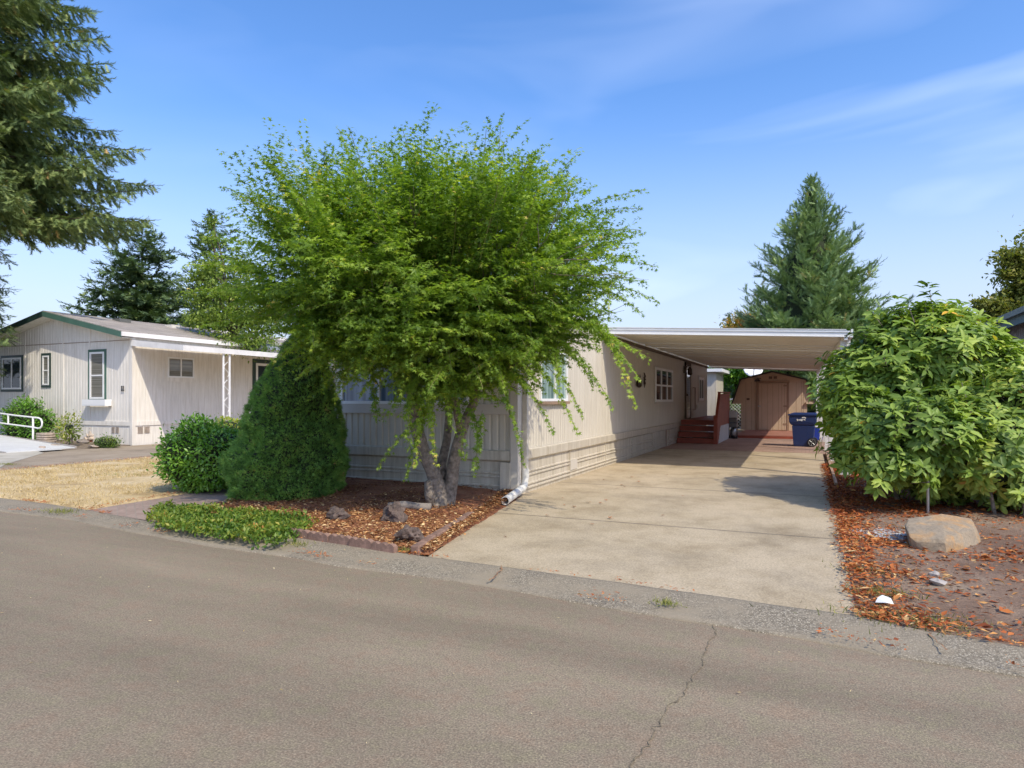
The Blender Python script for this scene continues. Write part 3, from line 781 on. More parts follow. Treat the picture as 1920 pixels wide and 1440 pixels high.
MB().prism([(SX1 + .014, 23.38, .03), (SX1 + .014, 26.6, .03), (SX1 + .014, 26.6, .61), (SX1 + .014, 24.0, .61)], (.02, 0, 0)).build('side_panel', 'grayp', st)

# ---- shed on its deck
dk = thing('shed_deck', 'low reddish brown wooden deck in front of the tan shed', 'deck', (-1.3, 27.3, 0))
mb = MB(); y = 27.33
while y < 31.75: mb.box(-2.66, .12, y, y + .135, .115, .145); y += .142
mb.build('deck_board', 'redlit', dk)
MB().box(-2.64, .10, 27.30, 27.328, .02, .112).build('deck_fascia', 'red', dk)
shd = thing('garden_shed', 'tan gambrel-roofed wooden shed with a double board door behind the blue bin', 'shed', (-1.5, 31.8, 0))
SY = 31.8
prof_s = [(-2.85, .146), (-.10, .146), (-.10, 1.40), (.20, 1.36), (-.15, 2.38), (-1.52, 2.74), (-2.85, 2.42), (-3.20, 1.36), (-2.85, 1.40)]
MB().prism([(x, SY, z) for x, z in prof_s], (0, 3.0, 0)).build('wall', 'shed', shd)
for u in (1398.5, 1409, 1493, 1503, 1506.5):
    a, _ = onY(u, 760, SY)
    MB(TF(SY)).box(a - .006, a + .006, .001, .006, .15, 2.32).build('board_groove', 'shedtrim', shd)
rf = MB()
out = [(.20, 1.36), (-.15, 2.38), (-1.52, 2.74), (-2.85, 2.42), (-3.20, 1.36)]
off = [(.27, 1.33), (-.11, 2.43), (-1.52, 2.81), (-2.89, 2.47), (-3.27, 1.33)]
for k in range(4):
    rf.prism([(out[k][0], SY - .12, out[k][1]), (out[k + 1][0], SY - .12, out[k + 1][1]), (off[k + 1][0], SY - .12, off[k + 1][1]), (off[k][0], SY - .12, off[k][1])], (0, 3.24, 0))
rf.build('roof', 'darkroof', shd)
fb = MB(TF(SY)); o2 = [(x, z - .09) for x, z in out]
for k in range(4):
    fb.prism([(out[k][0] * .995, .002, out[k][1] - .002), (out[k + 1][0], .002, out[k + 1][1] - .002), (o2[k + 1][0], .002, o2[k + 1][1]), (o2[k][0] * .98, .002, o2[k][1])], (0, .03, 0))
fb.build('rake_board', 'shed', shd)
MB(TF(SY)).box(-.14, .22, .002, .10, 1.33, 1.43).build('eave_return', 'shed', shd)
MB(TF(SY)).box(-3.2, -2.82, .002, .10, 1.33, 1.40).build('eave_return', 'shed', shd)
A = lambda u: onY(u, 760, SY)[0]
Zs = lambda v, u=1450: onY(u, v, SY)[1]
dr = MB(TF(SY)).box(A(1423), A(1475), .004, .04, .17, Zs(719)).build('door', 'shed', shd)
g = MB(TF(SY))
for u in (1428.5, 1439, 1449, 1460, 1466, 1471): g.box(A(u) - .006, A(u) + .006, .041, .044, .19, Zs(720))
g.build('door_groove', 'shedtrim', dr)
for v in (723, 761, 794): MB(TF(SY)).box(A(1469), A(1477), .046, .056, Zs(v) - .04, Zs(v) + .02).build('hinge', 'shedtrim', dr)
g = MB(TF(SY)); g.box(A(1421), A(1427), .05, .07, Zs(761.5) - .02, Zs(761.5) + .02); g.build('latch', 'steel', dr)
MB(TF(SY)).box(A(1418.5), A(1422.7), .004, .06, .15, Zs(718)).box(A(1475.3), A(1479.5), .004, .06, .15, Zs(718)).box(A(1417.5), A(1480.5), .004, .065, Zs(717.8), Zs(714)).build('door_trim', 'shedtrim', shd)
v_ = MB(TF(SY)); v_.box(A(1440), A(1458.5), .004, .03, Zs(711.5), Zs(704.5)); vv = v_.build('vent', 'shed', shd)
MB(TF(SY)).box(A(1441.5), A(1448.3), .031, .034, Zs(710.3), Zs(705.7)).box(A(1450.3), A(1457), .031, .034, Zs(710.3), Zs(705.7)).build('louvre', 'brown', vv)
MB(TF(SY)).box(A(1400), A(1405.5), .004, .03, Zs(750), Zs(746.5)).build('plaque', 'brown', shd)
mb = MB(TF(SY)); mb.tube([(A(1427), .02, Zs(709.5)), (A(1422), .12, Zs(709))], .015, 6); mb.lathe((A(1420.5), .15, Zs(715)), [(.13, 0), (.12, .05), (.05, .11), (.02, .15)], 12); mb.build('shed_lamp', 'bronze', shd)
# satellite dish
dc = at(1412, 693, 33.0)
dsh = thing('satellite_dish', 'round pale grey satellite dish on a pole behind the left slope of the shed roof', 'satellite dish', (dc.x, dc.y, 0))
mb = MB(); vs = []; fs = []; n = 24; axd = Vector((.15, -.8, .5)).normalized(); ux = axd.cross(Vector((0, 0, 1))).normalized(); uy = ux.cross(axd)
prs = [(0, 0), (.2, .012), (.35, .04), (.46, .07), (.46, .055), (.2, -.004), (.0, -.015)]
for r_, h_ in prs:
    for j in range(n):
        t = 2 * math.pi * j / n; vs.append(dc + (ux * math.cos(t) + uy * math.sin(t)) * max(r_, .001) + axd * (h_))
for i in range(len(prs) - 1):
    for j in range(n): fs.append((i * n + j, i * n + (j + 1) % n, (i + 1) * n + (j + 1) % n, (i + 1) * n + j))
mb.add(vs, fs); mb.build('reflector', 'white', dsh, smooth=True)
MB().tube([dc - uy * .40 + axd * .02, dc - uy * .1 + axd * .48], .018, 6).tube([dc - uy * .1 + axd * .48, dc + axd * .5], .04, 8).build('feed_arm', 'gray', dsh)
MB().tube([(dc.x, dc.y + .1, 0), (dc.x, dc.y + .1, dc.z - .1), dc - axd * .02], .03, 8).build('mast', 'gray', dsh)

# ---- far neighbour behind the lattice
fh = thing('distant_mobile_home', 'pale mobile home with white porch posts seen in the gap between landing and shed', 'mobile home', (-7, 44, 0))
MB().box(-15, 2.5, 44, 50, 0, 2.55).build('wall', 'bone', fh)
MB().box(-15.5, 3, 42.6, 50.5, 2.56, 2.80).build('roof', 'whitew', fh)
for x in (-9.5, -7, -4.9, -4.4, -1): MB().box(x - .07, x + .07, 42.8, 42.94, 0, 2.55).build('post', 'white', fh)
window(fh, TF(44), -4.2, -3.2, 1.3, 2.3, .08, (-3.7,), (), 'glass', 'white', .05)
lat = thing('lattice_fence', 'white diagonal lattice fence panel between the grill and the shed', 'fence', (-4, 36, 0))
mb = MB(TF(36))
for k in range(-12, 26):
    x = -5 + k * .17
    for sg in (-1, 1):
        x0, x1 = (x, x + 1.45) if sg > 0 else (x + 1.45, x)
        zz0, zz1 = 0.05, 1.5
        lo_, hi_ = -4.15, -2.9
        # clip to the panel
        tt = sorted([(lo_ - x0) / (x1 - x0), (hi_ - x0) / (x1 - x0)]); t0 = max(0, tt[0]); t1 = min(1, tt[1])
        if t1 - t0 > .02:
            mb.bar((x0 + (x1 - x0) * t0, .01 * sg, zz0 + (zz1 - zz0) * t0), (x0 + (x1 - x0) * t1, .01 * sg, zz0 + (zz1 - zz0) * t1), .012, .085, (0, 1, 0))
mb.build('lattice', 'white', lat)
MB(TF(36)).box(-4.2, -2.85, -.03, .05, 1.5, 1.58).box(-4.2, -2.85, -.03, .05, 0, .05).box(-4.25, -4.15, -.04, .06, 0, 1.6).box(-2.9, -2.8, -.04, .06, 0, 1.6).build('frame', 'white', lat)

# ---- neighbour house 11
LX, LY = -20.4, 14.8
nb = thing('neighbour_house', 'white board-sided house with green gable trim, shingle roof and number 11 on the left', 'house', (-24, LY, 0))
RX, RZ, EZ = -24.4, 4.64, 3.76
def rz_(x): return RZ - abs(x - RX) * (RZ - EZ) / (LX + .1 - RX)
MB().prism([(-28.4, LY + .02, 0), (LX - .02, LY + .02, 0), (LX - .02, LY + .02, 3.6), (RX, LY + .02, RZ - .2), (-28.4, LY + .02, 3.6)], (0, 18, 0)).build('wall', 'bone', nb)
GF, GS = TF(LY), TS(LX)
ribs(GF, -28.4, LX - .09, .66, lambda a: rz_(a) - .16, per=.15, dep=.006, flat=.86, soft=.03).build('gable_siding', 'bone', nb)
ribs(GS, LY + .09, LY + 18, .66, 3.5, per=.15, dep=.006, flat=.86, soft=.03).build('side_siding', 'bone', nb)
ribs(GF, -28.4, LX - .09, .0, .66, per=.3, dep=.006, flat=.94, soft=.02).build('skirting', 'bone', nb)
ribs(GS, LY + .09, LY + 18, .0, .66, per=.3, dep=.006, flat=.94, soft=.02).build('skirting', 'bone', nb)
MB(GF).box(-28.4, LX - .09, .002, .03, .66, .80).build('belt_board', 'bone', nb)
MB(GS).box(LY + .09, LY + 18, .002, .03, .66, .80).build('belt_board', 'bone', nb)
MB().box(LX - .09, LX + .03, LY - .03, LY + .09, 0, 3.62).build('corner_post', 'bone', nb)
for a in (-26.2, -24.0, -22.55): MB(GF).box(a - .03, a + .03, .002, .018, .8, rz_(a) - .2).build('batten', 'bone', nb)
sx = onY(230, 637.5, LY)[1]
MB(GF).box(-28.4, LX - .1, .002, .012, sx - .02, sx).build('seam_flashing', 'tanb', nb)
y0r, y1r = 14.36, 33.2
for sg in (-1, 1):
    ex = RX + sg * (LX + .1 - RX)
    MB().prism([(RX, y0r, RZ), (ex, y0r, EZ), (ex, y0r, EZ - .05), (RX, y0r, RZ - .05)], (0, y1r - y0r, 0)).build('roof', 'shingle', nb)
    MB().prism([(RX, y0r - .03, RZ - .03), (ex + sg * .01, y0r - .03, EZ - .03), (ex + sg * .01, y0r - .03, EZ - .21), (RX, y0r - .03, RZ - .21)], (0, .028, 0)).build('rake_board', 'green' if sg > 0 else 'dkshadegreen', nb)  # left rake board darker: the tree's shade is painted into its green
    MB().prism([(RX, y0r, RZ - .2), (ex, y0r, EZ - .2), (ex, y0r, EZ - .22), (RX, y0r, RZ - .22)], (0, LY - y0r, 0)).build('soffit', 'bone', nb)
MB().box(LX + .1, LX + .15, y0r - .03, y1r, EZ - .17, EZ - .03).build('eave_fascia', 'whitew', nb)
for yy in (16.4, 18.6, 21.2, 24.5, 29): 
    x = RX + .9; MB().box(x - .2, x + .2, yy, yy + .45, rz_(x) - .06, rz_(x) + .09).build('roof_vent', 'gray' if yy < 18 else 'whitew', nb)
def wpx(u0, u1, v0, v1, Y):
    a0, zb = onY(u0, v1, Y); a1, _ = onY(u1, v1, Y); _, zt = onY((u0 + u1) / 2, v0, Y); _, zb = onY((u0 + u1) / 2, v1, Y)
    return a0, a1, zb, zt
a0, a1, z0, z1 = wpx(5, 41, 671, 730, LY)
window(nb, GF, a0, a1, z0, z1, .06, ((a0 + a1) / 2,), (), 'glass', 'white', .04, (.09, 'dkshadegreen'))
a0, a1, z0, z1 = wpx(81, 93, 667, 722, LY)
window(nb, GF, a0, a1, z0, z1, .05, (), ((z0 + z1) / 2,), 'blind', 'white', .04, (.09, 'dkshadegreen'))
a0, a1, z0, z1 = wpx(169.5, 196.5, 660, 748, LY)
window(nb, GF, a0, a1, z0, z1, .065, (), ((z0 + z1) / 2,), 'blind', 'white', .04, (.09, 'green'))
bx0, bx1, bz0, bz1 = wpx(157, 200, 749, 761, LY - .2)
MB(GF).box(bx0, bx1, .03, .26, bz0, bz0 + .03).box(bx0, bx1, .24, .265, bz0 + .03, bz1).box(bx0, bx0 + .03, .03, .238, bz0 + .03, bz1).box(bx1 - .03, bx1, .03, .238, bz0 + .03, bz1).build('flower_box', 'white', nb)
n0, n1, nz0, nz1 = wpx(228.6, 234.6, 723.5, 733, LY)
nm = MB(GF); w = (n1 - n0)
for k in (0, 1):
    c = n0 + w * (.26 + .50 * k)
    nm.box(c - .014, c + .014, .031, .045, nz0, nz1); nm.box(c - .034, c + .034, .031, .044, nz0 - .008, nz0 + .014); nm.box(c - .034, c - .015, .031, .043, nz1 - .04, nz1 - .018)
nm.build('house_number', 'black', nb)
y0, zt = onX(313.5, 664, LX); y1, zb = onX(363, 697, LX)
window(nb, GS, y0, y1, 2.30, 3.02, .055, ((y0 + y1) / 2,), (), 'blind', 'white', .04, (.14, 'bone'))
y0, zt = onX(479, 672, LX); 
window(nb, GS, y0, y0 + 2.0, 1.0, 3.0, .10, (y0 + 1,), (1.95,), 'glass', 'white', .04, (.16, 'dkshadegreen'))
for T_, us, f in ((GF, (209.9, 223), onY), (GS, (258, 280), onX)):
    p = LY if f is onY else LX
    a0, z1 = f(us[0], 800, p); a1, z0 = f(us[1], 812, p); md = (a0 + a1) / 2
    vm = MB(T_)
    for q0, q1 in ((a0, md - .03), (md + .03, a1)):
        for k in range(8):
            zz = z0 + (z1 - z0) * (k + .15) / 8; vm.box(q0, q1, .002, .02, zz, zz + (z1 - z0) / 8 * .55)
    vm.build('skirt_vent', 'tanb' if False else 'flag', nb)
# awning
aw = thing('awning', 'flat white awning on scrolled posts along the side of house 11', 'awning', (-18.1, 14.75, 0))
def az(x): return 3.44 - (x + 20.4) * .09
mb = MB()
AX1 = -18.0
mb.prism([(LX + .16, 14.8, az(LX)), (AX1, 14.8, az(AX1)), (AX1, 14.8, az(AX1) - .04), (LX + .16, 14.8, az(LX) - .04)], (0, 18, 0)); mb.build('awning_roof', 'whitew', aw)
MB().prism([(LX + .0, 14.74, az(LX) + .06), (AX1 + .05, 14.74, az(AX1) + .02), (AX1 + .05, 14.74, az(AX1) - .15), (LX + .0, 14.74, az(LX) - .14)], (0, .055, 0)).build('front_fascia', 'whitew', aw)
MB().box(AX1 + .003, AX1 + .055, 14.80, 32.8, az(AX1) - .15, az(AX1) + .02).build('side_fascia', 'whitew', aw)
for py in (16.5, 21.5, 26.5, 31.5):
    pm = MB()
    for o in (-.13, .13): pm.box(AX1 - .05, AX1 - .01, py + o - .025, py + o + .025, 0.02, az(AX1) - .15)
    p_ = pm.build('post', 'white', aw)
    sc = MB()
    for zc in (.75, 1.35, 1.95, 2.55):
        pts = []
        for k in range(25):
            t = k / 24 * 2 * math.pi
            pts.append((AX1 - .03, py + .10 * math.sin(t * 1.0 + .5) * (1 if k < 13 else 1), zc + (k / 24 - .5) * .5))
        sc.tube(pts, .011, 5)
    sc.build('scroll', 'white', p_)

# ---- blue house on the right
bh = thing('blue_house', 'blue-grey board house with teal eave at the right edge behind the rhododendrons', 'house', (5, 15, 0))
BX, BE = 4.95, 3.62
MB().box(BX + .02, BX + 8, 15.02, 33, 0, BE - .1).build('wall', 'bluewall', bh)
Tb = lambda a, o, z: (BX - o, a, z)
ribs(Tb, 15.0, 33, .3, BE - .12, per=.16, dep=.012, flat=.86, soft=.03).build('siding_board', 'bluewall', bh)
MB().prism([(4.45, 14.6, BE - .02), (9.2, 14.6, 4.6), (13.9, 14.6, BE - .02), (13.9, 14.6, BE - .09), (9.2, 14.6, 4.53), (4.45, 14.6, BE - .09)], (0, 18.8, 0)).build('roof', 'darkroof', bh)
MB().box(4.34, 4.448, 14.6, 33.4, BE - .13, BE + .0).build('gutter', 'bluegut', bh)
MB().box(4.452, 4.49, 14.6, 33.4, BE - .32, BE - .10).build('eave_fascia', 'bluetrim', bh)
MB().box(4.492, BX + .01, 14.6, 33.4, BE - .13, BE - .11).build('soffit', 'bluetrim', bh)
w0, _ = onX(1915, 640, BX); w1, _ = onX(1893, 640, BX)
window(bh, Tb, min(w0, w1), max(w0, w1) + .2, 1.3, 2.72, .07, (), (2.0,), 'glass', 'bluewall', .05, (.14, 'bluetrim'))

# ================================================================== VEGETATION
def conifer(name, label, base, H, Rr, mat, z0=0.5, nb=90, power=.8, rise=.25, droop=.35, spacing=.16, size=.22, hang=0.0, group=None, seed=1, trunk_r=None, lat=.42, gaps=0.0, tmpl=None, mult=2, core=0, low_short=0):
    r = np.random.default_rng(seed)
    t = thing(name, label, 'tree', (base[0], base[1], 0), group)
    trunk_r = trunk_r or H * .014
    tb = MB(); P0 = np.array([base[0], base[1], 0.])
    tb.tube([(base[0], base[1], -.1), (base[0] + .03 * H * .1, base[1], H * .5), (base[0], base[1], H)], [trunk_r * 1.2, trunk_r * .7, .015], 9)
    tb.build('trunk', 'barkd', t, smooth=True)
    bm_ = MB(); POS = []; AX = []; SZ = []; NR = []
    for k in range(nb):
        f = (k + r.random() * .8) / nb
        h = z0 + (H - z0) * (f ** 1.05)
        L = Rr * (1 - (h - z0) / (H - z0)) ** power * r.uniform(.72, 1.12) + .12
        if r.random() < gaps: L *= r.uniform(.3, .6)
        az = k * 2.39996 + r.normal() * .35
        if h < low_short and math.cos(az) * cs + math.sin(az) * sn > -.7: L *= .16
        out = np.array([math.cos(az), math.sin(az), 0.]); fr = 1 - (h / H)
        ri = rise * (1.6 - fr * 1.1) + r.normal() * .06; dr = droop * fr
        m = max(3, int(L / .3)); pts = []
        for i in range(m + 1):
            s = i / m
            pts.append(P0 + [0, 0, h] + out * L * s + np.array([0, 0, 1]) * L * (ri * s - dr * s * s + .16 * fr * max(0, s - .6) ** 2 * 6))
        pts = np.array(pts)
        bm_.tube([tuple(p) for p in pts], [max(.005, L * .009 * (1 - .8 * i / m)) for i in range(m + 1)], 4, caps=False)
        nside = max(2, int(L / spacing))
        for i in range(nside):
            s = (i + r.random()) / nside * .97 + .03
            p = pts[min(m - 1, int(s * m))] + (pts[min(m, int(s * m) + 1)] - pts[min(m - 1, int(s * m))]) * (s * m - int(s * m))
            tang = unit(pts[min(m, int(s * m) + 1)] - pts[max(0, int(s * m) - 0 if s * m >= 1 else 0)] + 1e-6)
            for sg in (-1, 1):
                ang = sg * r.uniform(.6, 1.15)
                ca, sa = math.cos(ang), math.sin(ang)
                d = np.array([out[0] * ca - out[1] * sa, out[0] * sa + out[1] * ca, 0]) + [0, 0, ri * .5 - hang * r.uniform(.5, 1.5) + r.normal() * .12]
                d = d / np.linalg.norm(d)
                l2 = max(size * .8, lat * L * (1.02 - s) ** .7 * r.uniform(.6, 1.1)) * (.35 if s < .12 else 1)
                nt = max(1, int(l2 / (size * .42)) * mult)
                q = (np.arange(nt) + r.random(nt) * .6) / nt
                pp_ = p + d * (l2 * q)[:, None] + np.array([0, 0, -1]) * (hang * .6 * l2 * q ** 2)[:, None] + r.normal(size=(nt, 3)) * size * .12
                POS.append(pp_); a_ = d + r.normal(size=(nt, 3)) * .38 + [0, 0, -hang * .7]
                AX.append(a_); SZ.append(size * (.5 + .5 * min(1, L / 1.6)) * r.uniform(.65, 1.15, nt)); NR.append(np.tile([0, 0, 1.], (nt, 1)) + r.normal(size=(nt, 3)) * .45)
        q0 = np.linspace(.05, .97, nside * 2); ii = np.minimum((q0 * m).astype(int), m - 1); pq = pts[ii] + (pts[ii + 1] - pts[ii]) * (q0 * m - ii)[:, None]
        POS.append(pq); AX.append((pts[ii + 1] - pts[ii]) / (L / m) + r.normal(size=(len(q0), 3)) * .35); SZ.append(np.full(len(q0), size * .9 * (.5 + .5 * min(1, L / 1.6)))); NR.append(np.tile([0, 0, 1.], (len(q0), 1)))
        POS.append(pts[-1:]); AX.append((pts[-1] - pts[-2])[None] + r.normal(size=(1, 3)) * .02); SZ.append(np.array([size * 1.1 * (.5 + .5 * min(1, L / 1.6))])); NR.append(np.array([[0, 0, 1.]]))
    bm_.build('branch', 'barkd', t)
    POS = np.concatenate(POS); AX = np.concatenate(AX); SZ = np.concatenate(SZ); NR = np.concatenate(NR)
    clump = np.array([mnoise.noise(Vector((p[0] * .8, p[1] * .8, p[2] * .8))) for p in POS[::1]]) if len(POS) < 60000 else r.normal(size=len(POS)) * .2
    ti = np.clip(.45 + clump * .35 + r.normal(size=len(POS)) * .2, 0, 1)
    tv, tf = tmpl or SPRIG_S
    ch = [inst(tv, tf, POS, AX, NR, SZ, 0, ti)]
    if core:
        vs = []; fs = []
        for i in range(22):
            h = z0 + (H - z0) * i / 22; rr = Rr * (1 - i / 22) ** power * core
            for j in range(20):
                a = j / 20 * 6.2832; l = rr * (1 + .35 * mnoise.noise(Vector((math.cos(a) * 2, math.sin(a) * 2, h * .8)))); vs.append((base[0] + l * math.cos(a), base[1] + l * math.sin(a), h))
        fs = [(i * 20 + j, i * 20 + (j + 1) % 20, (i + 1) * 20 + (j + 1) % 20, (i + 1) * 20 + j) for i in range(21) for j in range(20)]
        ch.append((np.array(vs), np.array(fs), 1, None))
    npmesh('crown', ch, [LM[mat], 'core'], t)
    print(name, len(POS))
    return t

def base_at(u, s): d = ray(u); return (d[0] * s, d[1] * s)
def top_h(v, s): return EYE + (HZ - v) / FPX * s
# large spruce whose branches enter at the upper left
b = base_at(-45, 22)
conifer('spruce_tree', 'big green spruce with drooping branches reaching in at the upper left of the view', b, 19.5, 6.3, 'spruce', z0=3.4, nb=245, power=.55, rise=.16, droop=.34, spacing=.15, size=.30, hang=.45, seed=11, lat=.30, tmpl=SPRIG, gaps=.2, mult=2, low_short=7.2)
b = base_at(266, 45)
conifer('fir_tree', 'dark open-branched fir behind the shingle roof of house 11, left of the maple', b, top_h(418, 45), 5.6, 'fir', z0=3.0, nb=150, power=.75, rise=.16, droop=.20, spacing=.30, size=.5, hang=.10, seed=5, lat=.34, gaps=.35, group='conifers behind the houses')
b = base_at(402, 40)
conifer('fir_tree', 'narrow fir whose thin top rises just left of the maple crown', b, top_h(398, 40), 3.2, 'fir', z0=3.0, nb=110, power=.6, rise=.2, droop=.3, spacing=.30, size=.45, hang=.1, seed=6, lat=.36, gaps=.45, group='conifers behind the houses')
b = base_at(612, 42)
conifer('fir_tree', 'tall fir whose tip pokes out above the middle of the maple crown', b, top_h(290, 42), 3.6, 'fir', z0=6, nb=60, power=.8, spacing=.4, size=.42, seed=8, gaps=.2, group='conifers behind the houses')
b = base_at(1062, 46)
conifer('fir_tree', 'dark fir glimpsed through the right side of the maple crown', b, top_h(420, 46), 2.6, 'fir', z0=5, nb=46, power=.8, spacing=.4, size=.42, seed=9, group='conifers behind the houses')
b = base_at(180, 52)
conifer('fir_tree', 'small fir tip just above the ridge vents of the shingle roof', b, top_h(570, 52), 2.6, 'fir', z0=3, nb=36, power=.8, spacing=.4, size=.45, seed=10, group='conifers behind the houses')
b = base_at(1366, 60)
conifer('fir_tree', 'tiny pointed conifer far beyond the carport roof', b, top_h(588, 60), 1.1, 'fir', z0=3, nb=70, power=.8, spacing=.3, size=.4, seed=12, core=.5, group='conifers behind the houses')
b = base_at(1522, 38)
conifer('blue_spruce', 'broad grey-green spruce with a pointed top standing behind the carport and shed', b, top_h(338, 38), 6.3, 'bluespruce', z0=.2, nb=330, power=1.08, rise=.50, droop=.20, spacing=.26, size=.44, hang=-.25, seed=21, lat=.34, tmpl=SPRIG, mult=2, core=.62)

def envelope_points(n, c, rad, lump=.12, freq=1.6, seed=0, zlow=None, jitter=.06):
    d = unit(rnd(n)); p = d * np.array(rad)
    l = np.array([1 + lump * 1.6 * mnoise.noise(Vector((x[0] * freq, x[1] * freq, x[2] * freq + seed))) for x in p])
    p = p * (l * (1 - np.abs(rng.normal(size=n)) * jitter))[:, None]
    return p + np.array(c), d
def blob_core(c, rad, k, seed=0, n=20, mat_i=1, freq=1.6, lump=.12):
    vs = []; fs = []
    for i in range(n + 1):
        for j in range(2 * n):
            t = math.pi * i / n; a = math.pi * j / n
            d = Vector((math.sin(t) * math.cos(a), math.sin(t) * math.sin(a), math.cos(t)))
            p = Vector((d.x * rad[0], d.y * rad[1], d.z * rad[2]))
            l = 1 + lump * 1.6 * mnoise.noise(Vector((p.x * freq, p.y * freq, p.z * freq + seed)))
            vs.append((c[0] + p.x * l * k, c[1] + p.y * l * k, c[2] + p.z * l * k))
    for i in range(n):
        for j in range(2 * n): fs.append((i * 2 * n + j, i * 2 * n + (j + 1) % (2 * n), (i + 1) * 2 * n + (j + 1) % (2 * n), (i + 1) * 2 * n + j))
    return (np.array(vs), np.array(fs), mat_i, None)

# ---- the maple
mc = at(800, 562, 8.95)
tb_ = at(826, 962, 9.05)
maple = thing('japanese_maple', 'wide green Japanese maple with forked grey trunk in the mulch bed before the cream home', 'tree', (tb_.x, tb_.y, 0))
tk = MB()
def px_path(pts, s0): return [at(u, v, s0 + ds) for u, v, ds in pts]
stems = [
    (px_path([(826, 966, -.05), (822, 948, 0), (822, 915, 0), (810, 880, 0), (793, 845, 0), (783, 810, 0), (779, 775, 0), (770, 735, -.05), (748, 680, -.1), (715, 610, -.1)], 9.05), [.19, .135, .105, .098, .092, .088, .080, .070, .055, .035]),
    (px_path([(832, 966, .05), (838, 940, .1), (846, 905, .12), (850, 870, .12), (858, 835, .1), (866, 808, .1), (874, 785, .12), (888, 757, .12), (893, 730, .1), (900, 680, .1), (915, 610, .1)], 9.05), [.17, .12, .095, .088, .082, .078, .07, .062, .055, .045, .03]),
    (px_path([(830, 900, .2), (828, 870, .25), (838, 825, .3), (842, 780, .3), (838, 720, .35), (832, 640, .4), (820, 560, .4)], 9.05), [.07, .065, .06, .055, .05, .04, .025]),
    (px_path([(866, 812, .1), (858, 780, .0), (852, 740, -.1), (846, 690, -.1), (850, 600, -.2)], 9.05), [.06, .055, .05, .04, .02]),
    (px_path([(812, 950, -.05), (806, 925, -.06), (804, 903, -.06), (802, 900, -.06)], 9.05), [.085, .078, .062, .05]),
]
for p, r_ in stems: tk.tube(p, r_, 12)
mr = random.Random(4)
def limb(p0, d, L, r0, depth):
    pts = [p0]; rr = [r0]; d = d.normalized(); n_ = 6
    for i in range(n_):
        d = (d + Vector((mr.gauss(0, .12), mr.gauss(0, .12), mr.gauss(0, .08) + (.03 if d.z < .3 else -.01)))).normalized()
        pts.append(pts[-1] + d * L / n_); rr.append(r0 * (1 - .8 * (i + 1) / n_))
    tk.tube(pts, rr, 6 if r0 > .02 else 4, caps=False)
    if depth:
        for k in range(4):
            i = mr.randint(2, n_); a = Vector((mr.gauss(0, .5), mr.gauss(0, .5), mr.gauss(0, .3)))
            limb(pts[i], d + a, L * .6, rr[i] * .75 + .003, depth - 1)
for p, r_ in stems[:4]:
    for k in range(5):
        a = mr.uniform(0, 6.28)
        limb(p[-1 - (k % 3)], Vector((math.cos(a), math.sin(a) * .7, mr.uniform(.2, 1.1))), mr.uniform(1.1, 1.7), .032, 2)
tk.build('trunk', 'bark', maple, smooth=True)

Rv = np.array([cs, sn, 0.]); Fv = np.array([-sn, cs, 0.]); Zv = np.array([0, 0, 1.])
C0 = np.array(mc)
LP = []; LA = []; LN = []; LS = []; LT = []; TW = MB()
def shoot(p0, d0, L, grav, spacing=.037, lsize=.074, wig=.10, tw=.0035, yellow=0.0, showtwig=False, per=2):
    n_ = max(5, int(L / .045)); p = np.array(p0, float); d = unit(np.array(d0, float)); st = L / n_
    P = [p.copy()]; D = [d.copy()]
    for i in range(n_):
        d = unit(d + Zv * (-grav * (i / n_) * .09) + rng.normal(size=3) * wig * .3)
        p = p + d * st; P.append(p.copy()); D.append(d.copy())
    P = np.array(P); D = np.array(D)
    k = max(3, int(L / spacing))
    s = np.linspace(.08, 1, k) * (n_) ; i0 = np.minimum(s.astype(int), n_ - 1); fr = (s - i0)[:, None]
    q = P[i0] * (1 - fr) + P[i0 + 1] * fr; dd = D[i0]
    for m_ in range(per):
        side = unit(np.cross(dd, Zv)) * (1 if m_ % 2 == 0 else -1)
        ax = dd * .55 + side * rng.uniform(.5, 1.2, (k, 1)) + rng.normal(size=(k, 3)) * .30 + Zv * rng.uniform(-.55, .15, (k, 1))
        ax = unit(ax)
        LP.append(q + ax * rng.uniform(.005, .04, (k, 1))); LA.append(ax); LN.append(Zv + rng.normal(size=(k, 3)) * .45 + dd * .2)
        tip = np.linspace(1.0, .62, k)
        LS.append(lsize * rng.uniform(.7, 1.15, k) * tip)
        LT.append(np.clip(.42 + rng.normal() * .12 + rng.normal(size=k) * .13 + yellow + np.linspace(0, .12, k), 0, 1))
    if showtwig: TW.tube([tuple(x) for x in P[::3]] + [tuple(P[-1])], tw, 3, caps=False)
    return P[-1]
def env(d):                                   # crown reach in direction d (right, away, up)
    rx = (2.62 if d[2] > -.1 else 2.15) if d[0] < 0 else 2.72
    rz = 1.70 if d[2] > 0 else 1.80
    p_ = 2.5 if d[2] > 0 else 1.45
    e = 1 / ((abs(d[0]) / rx) ** p_ + (abs(d[1]) / 2.2) ** p_ + (abs(d[2]) / rz) ** p_) ** (1 / p_)
    return e
NS = 1450
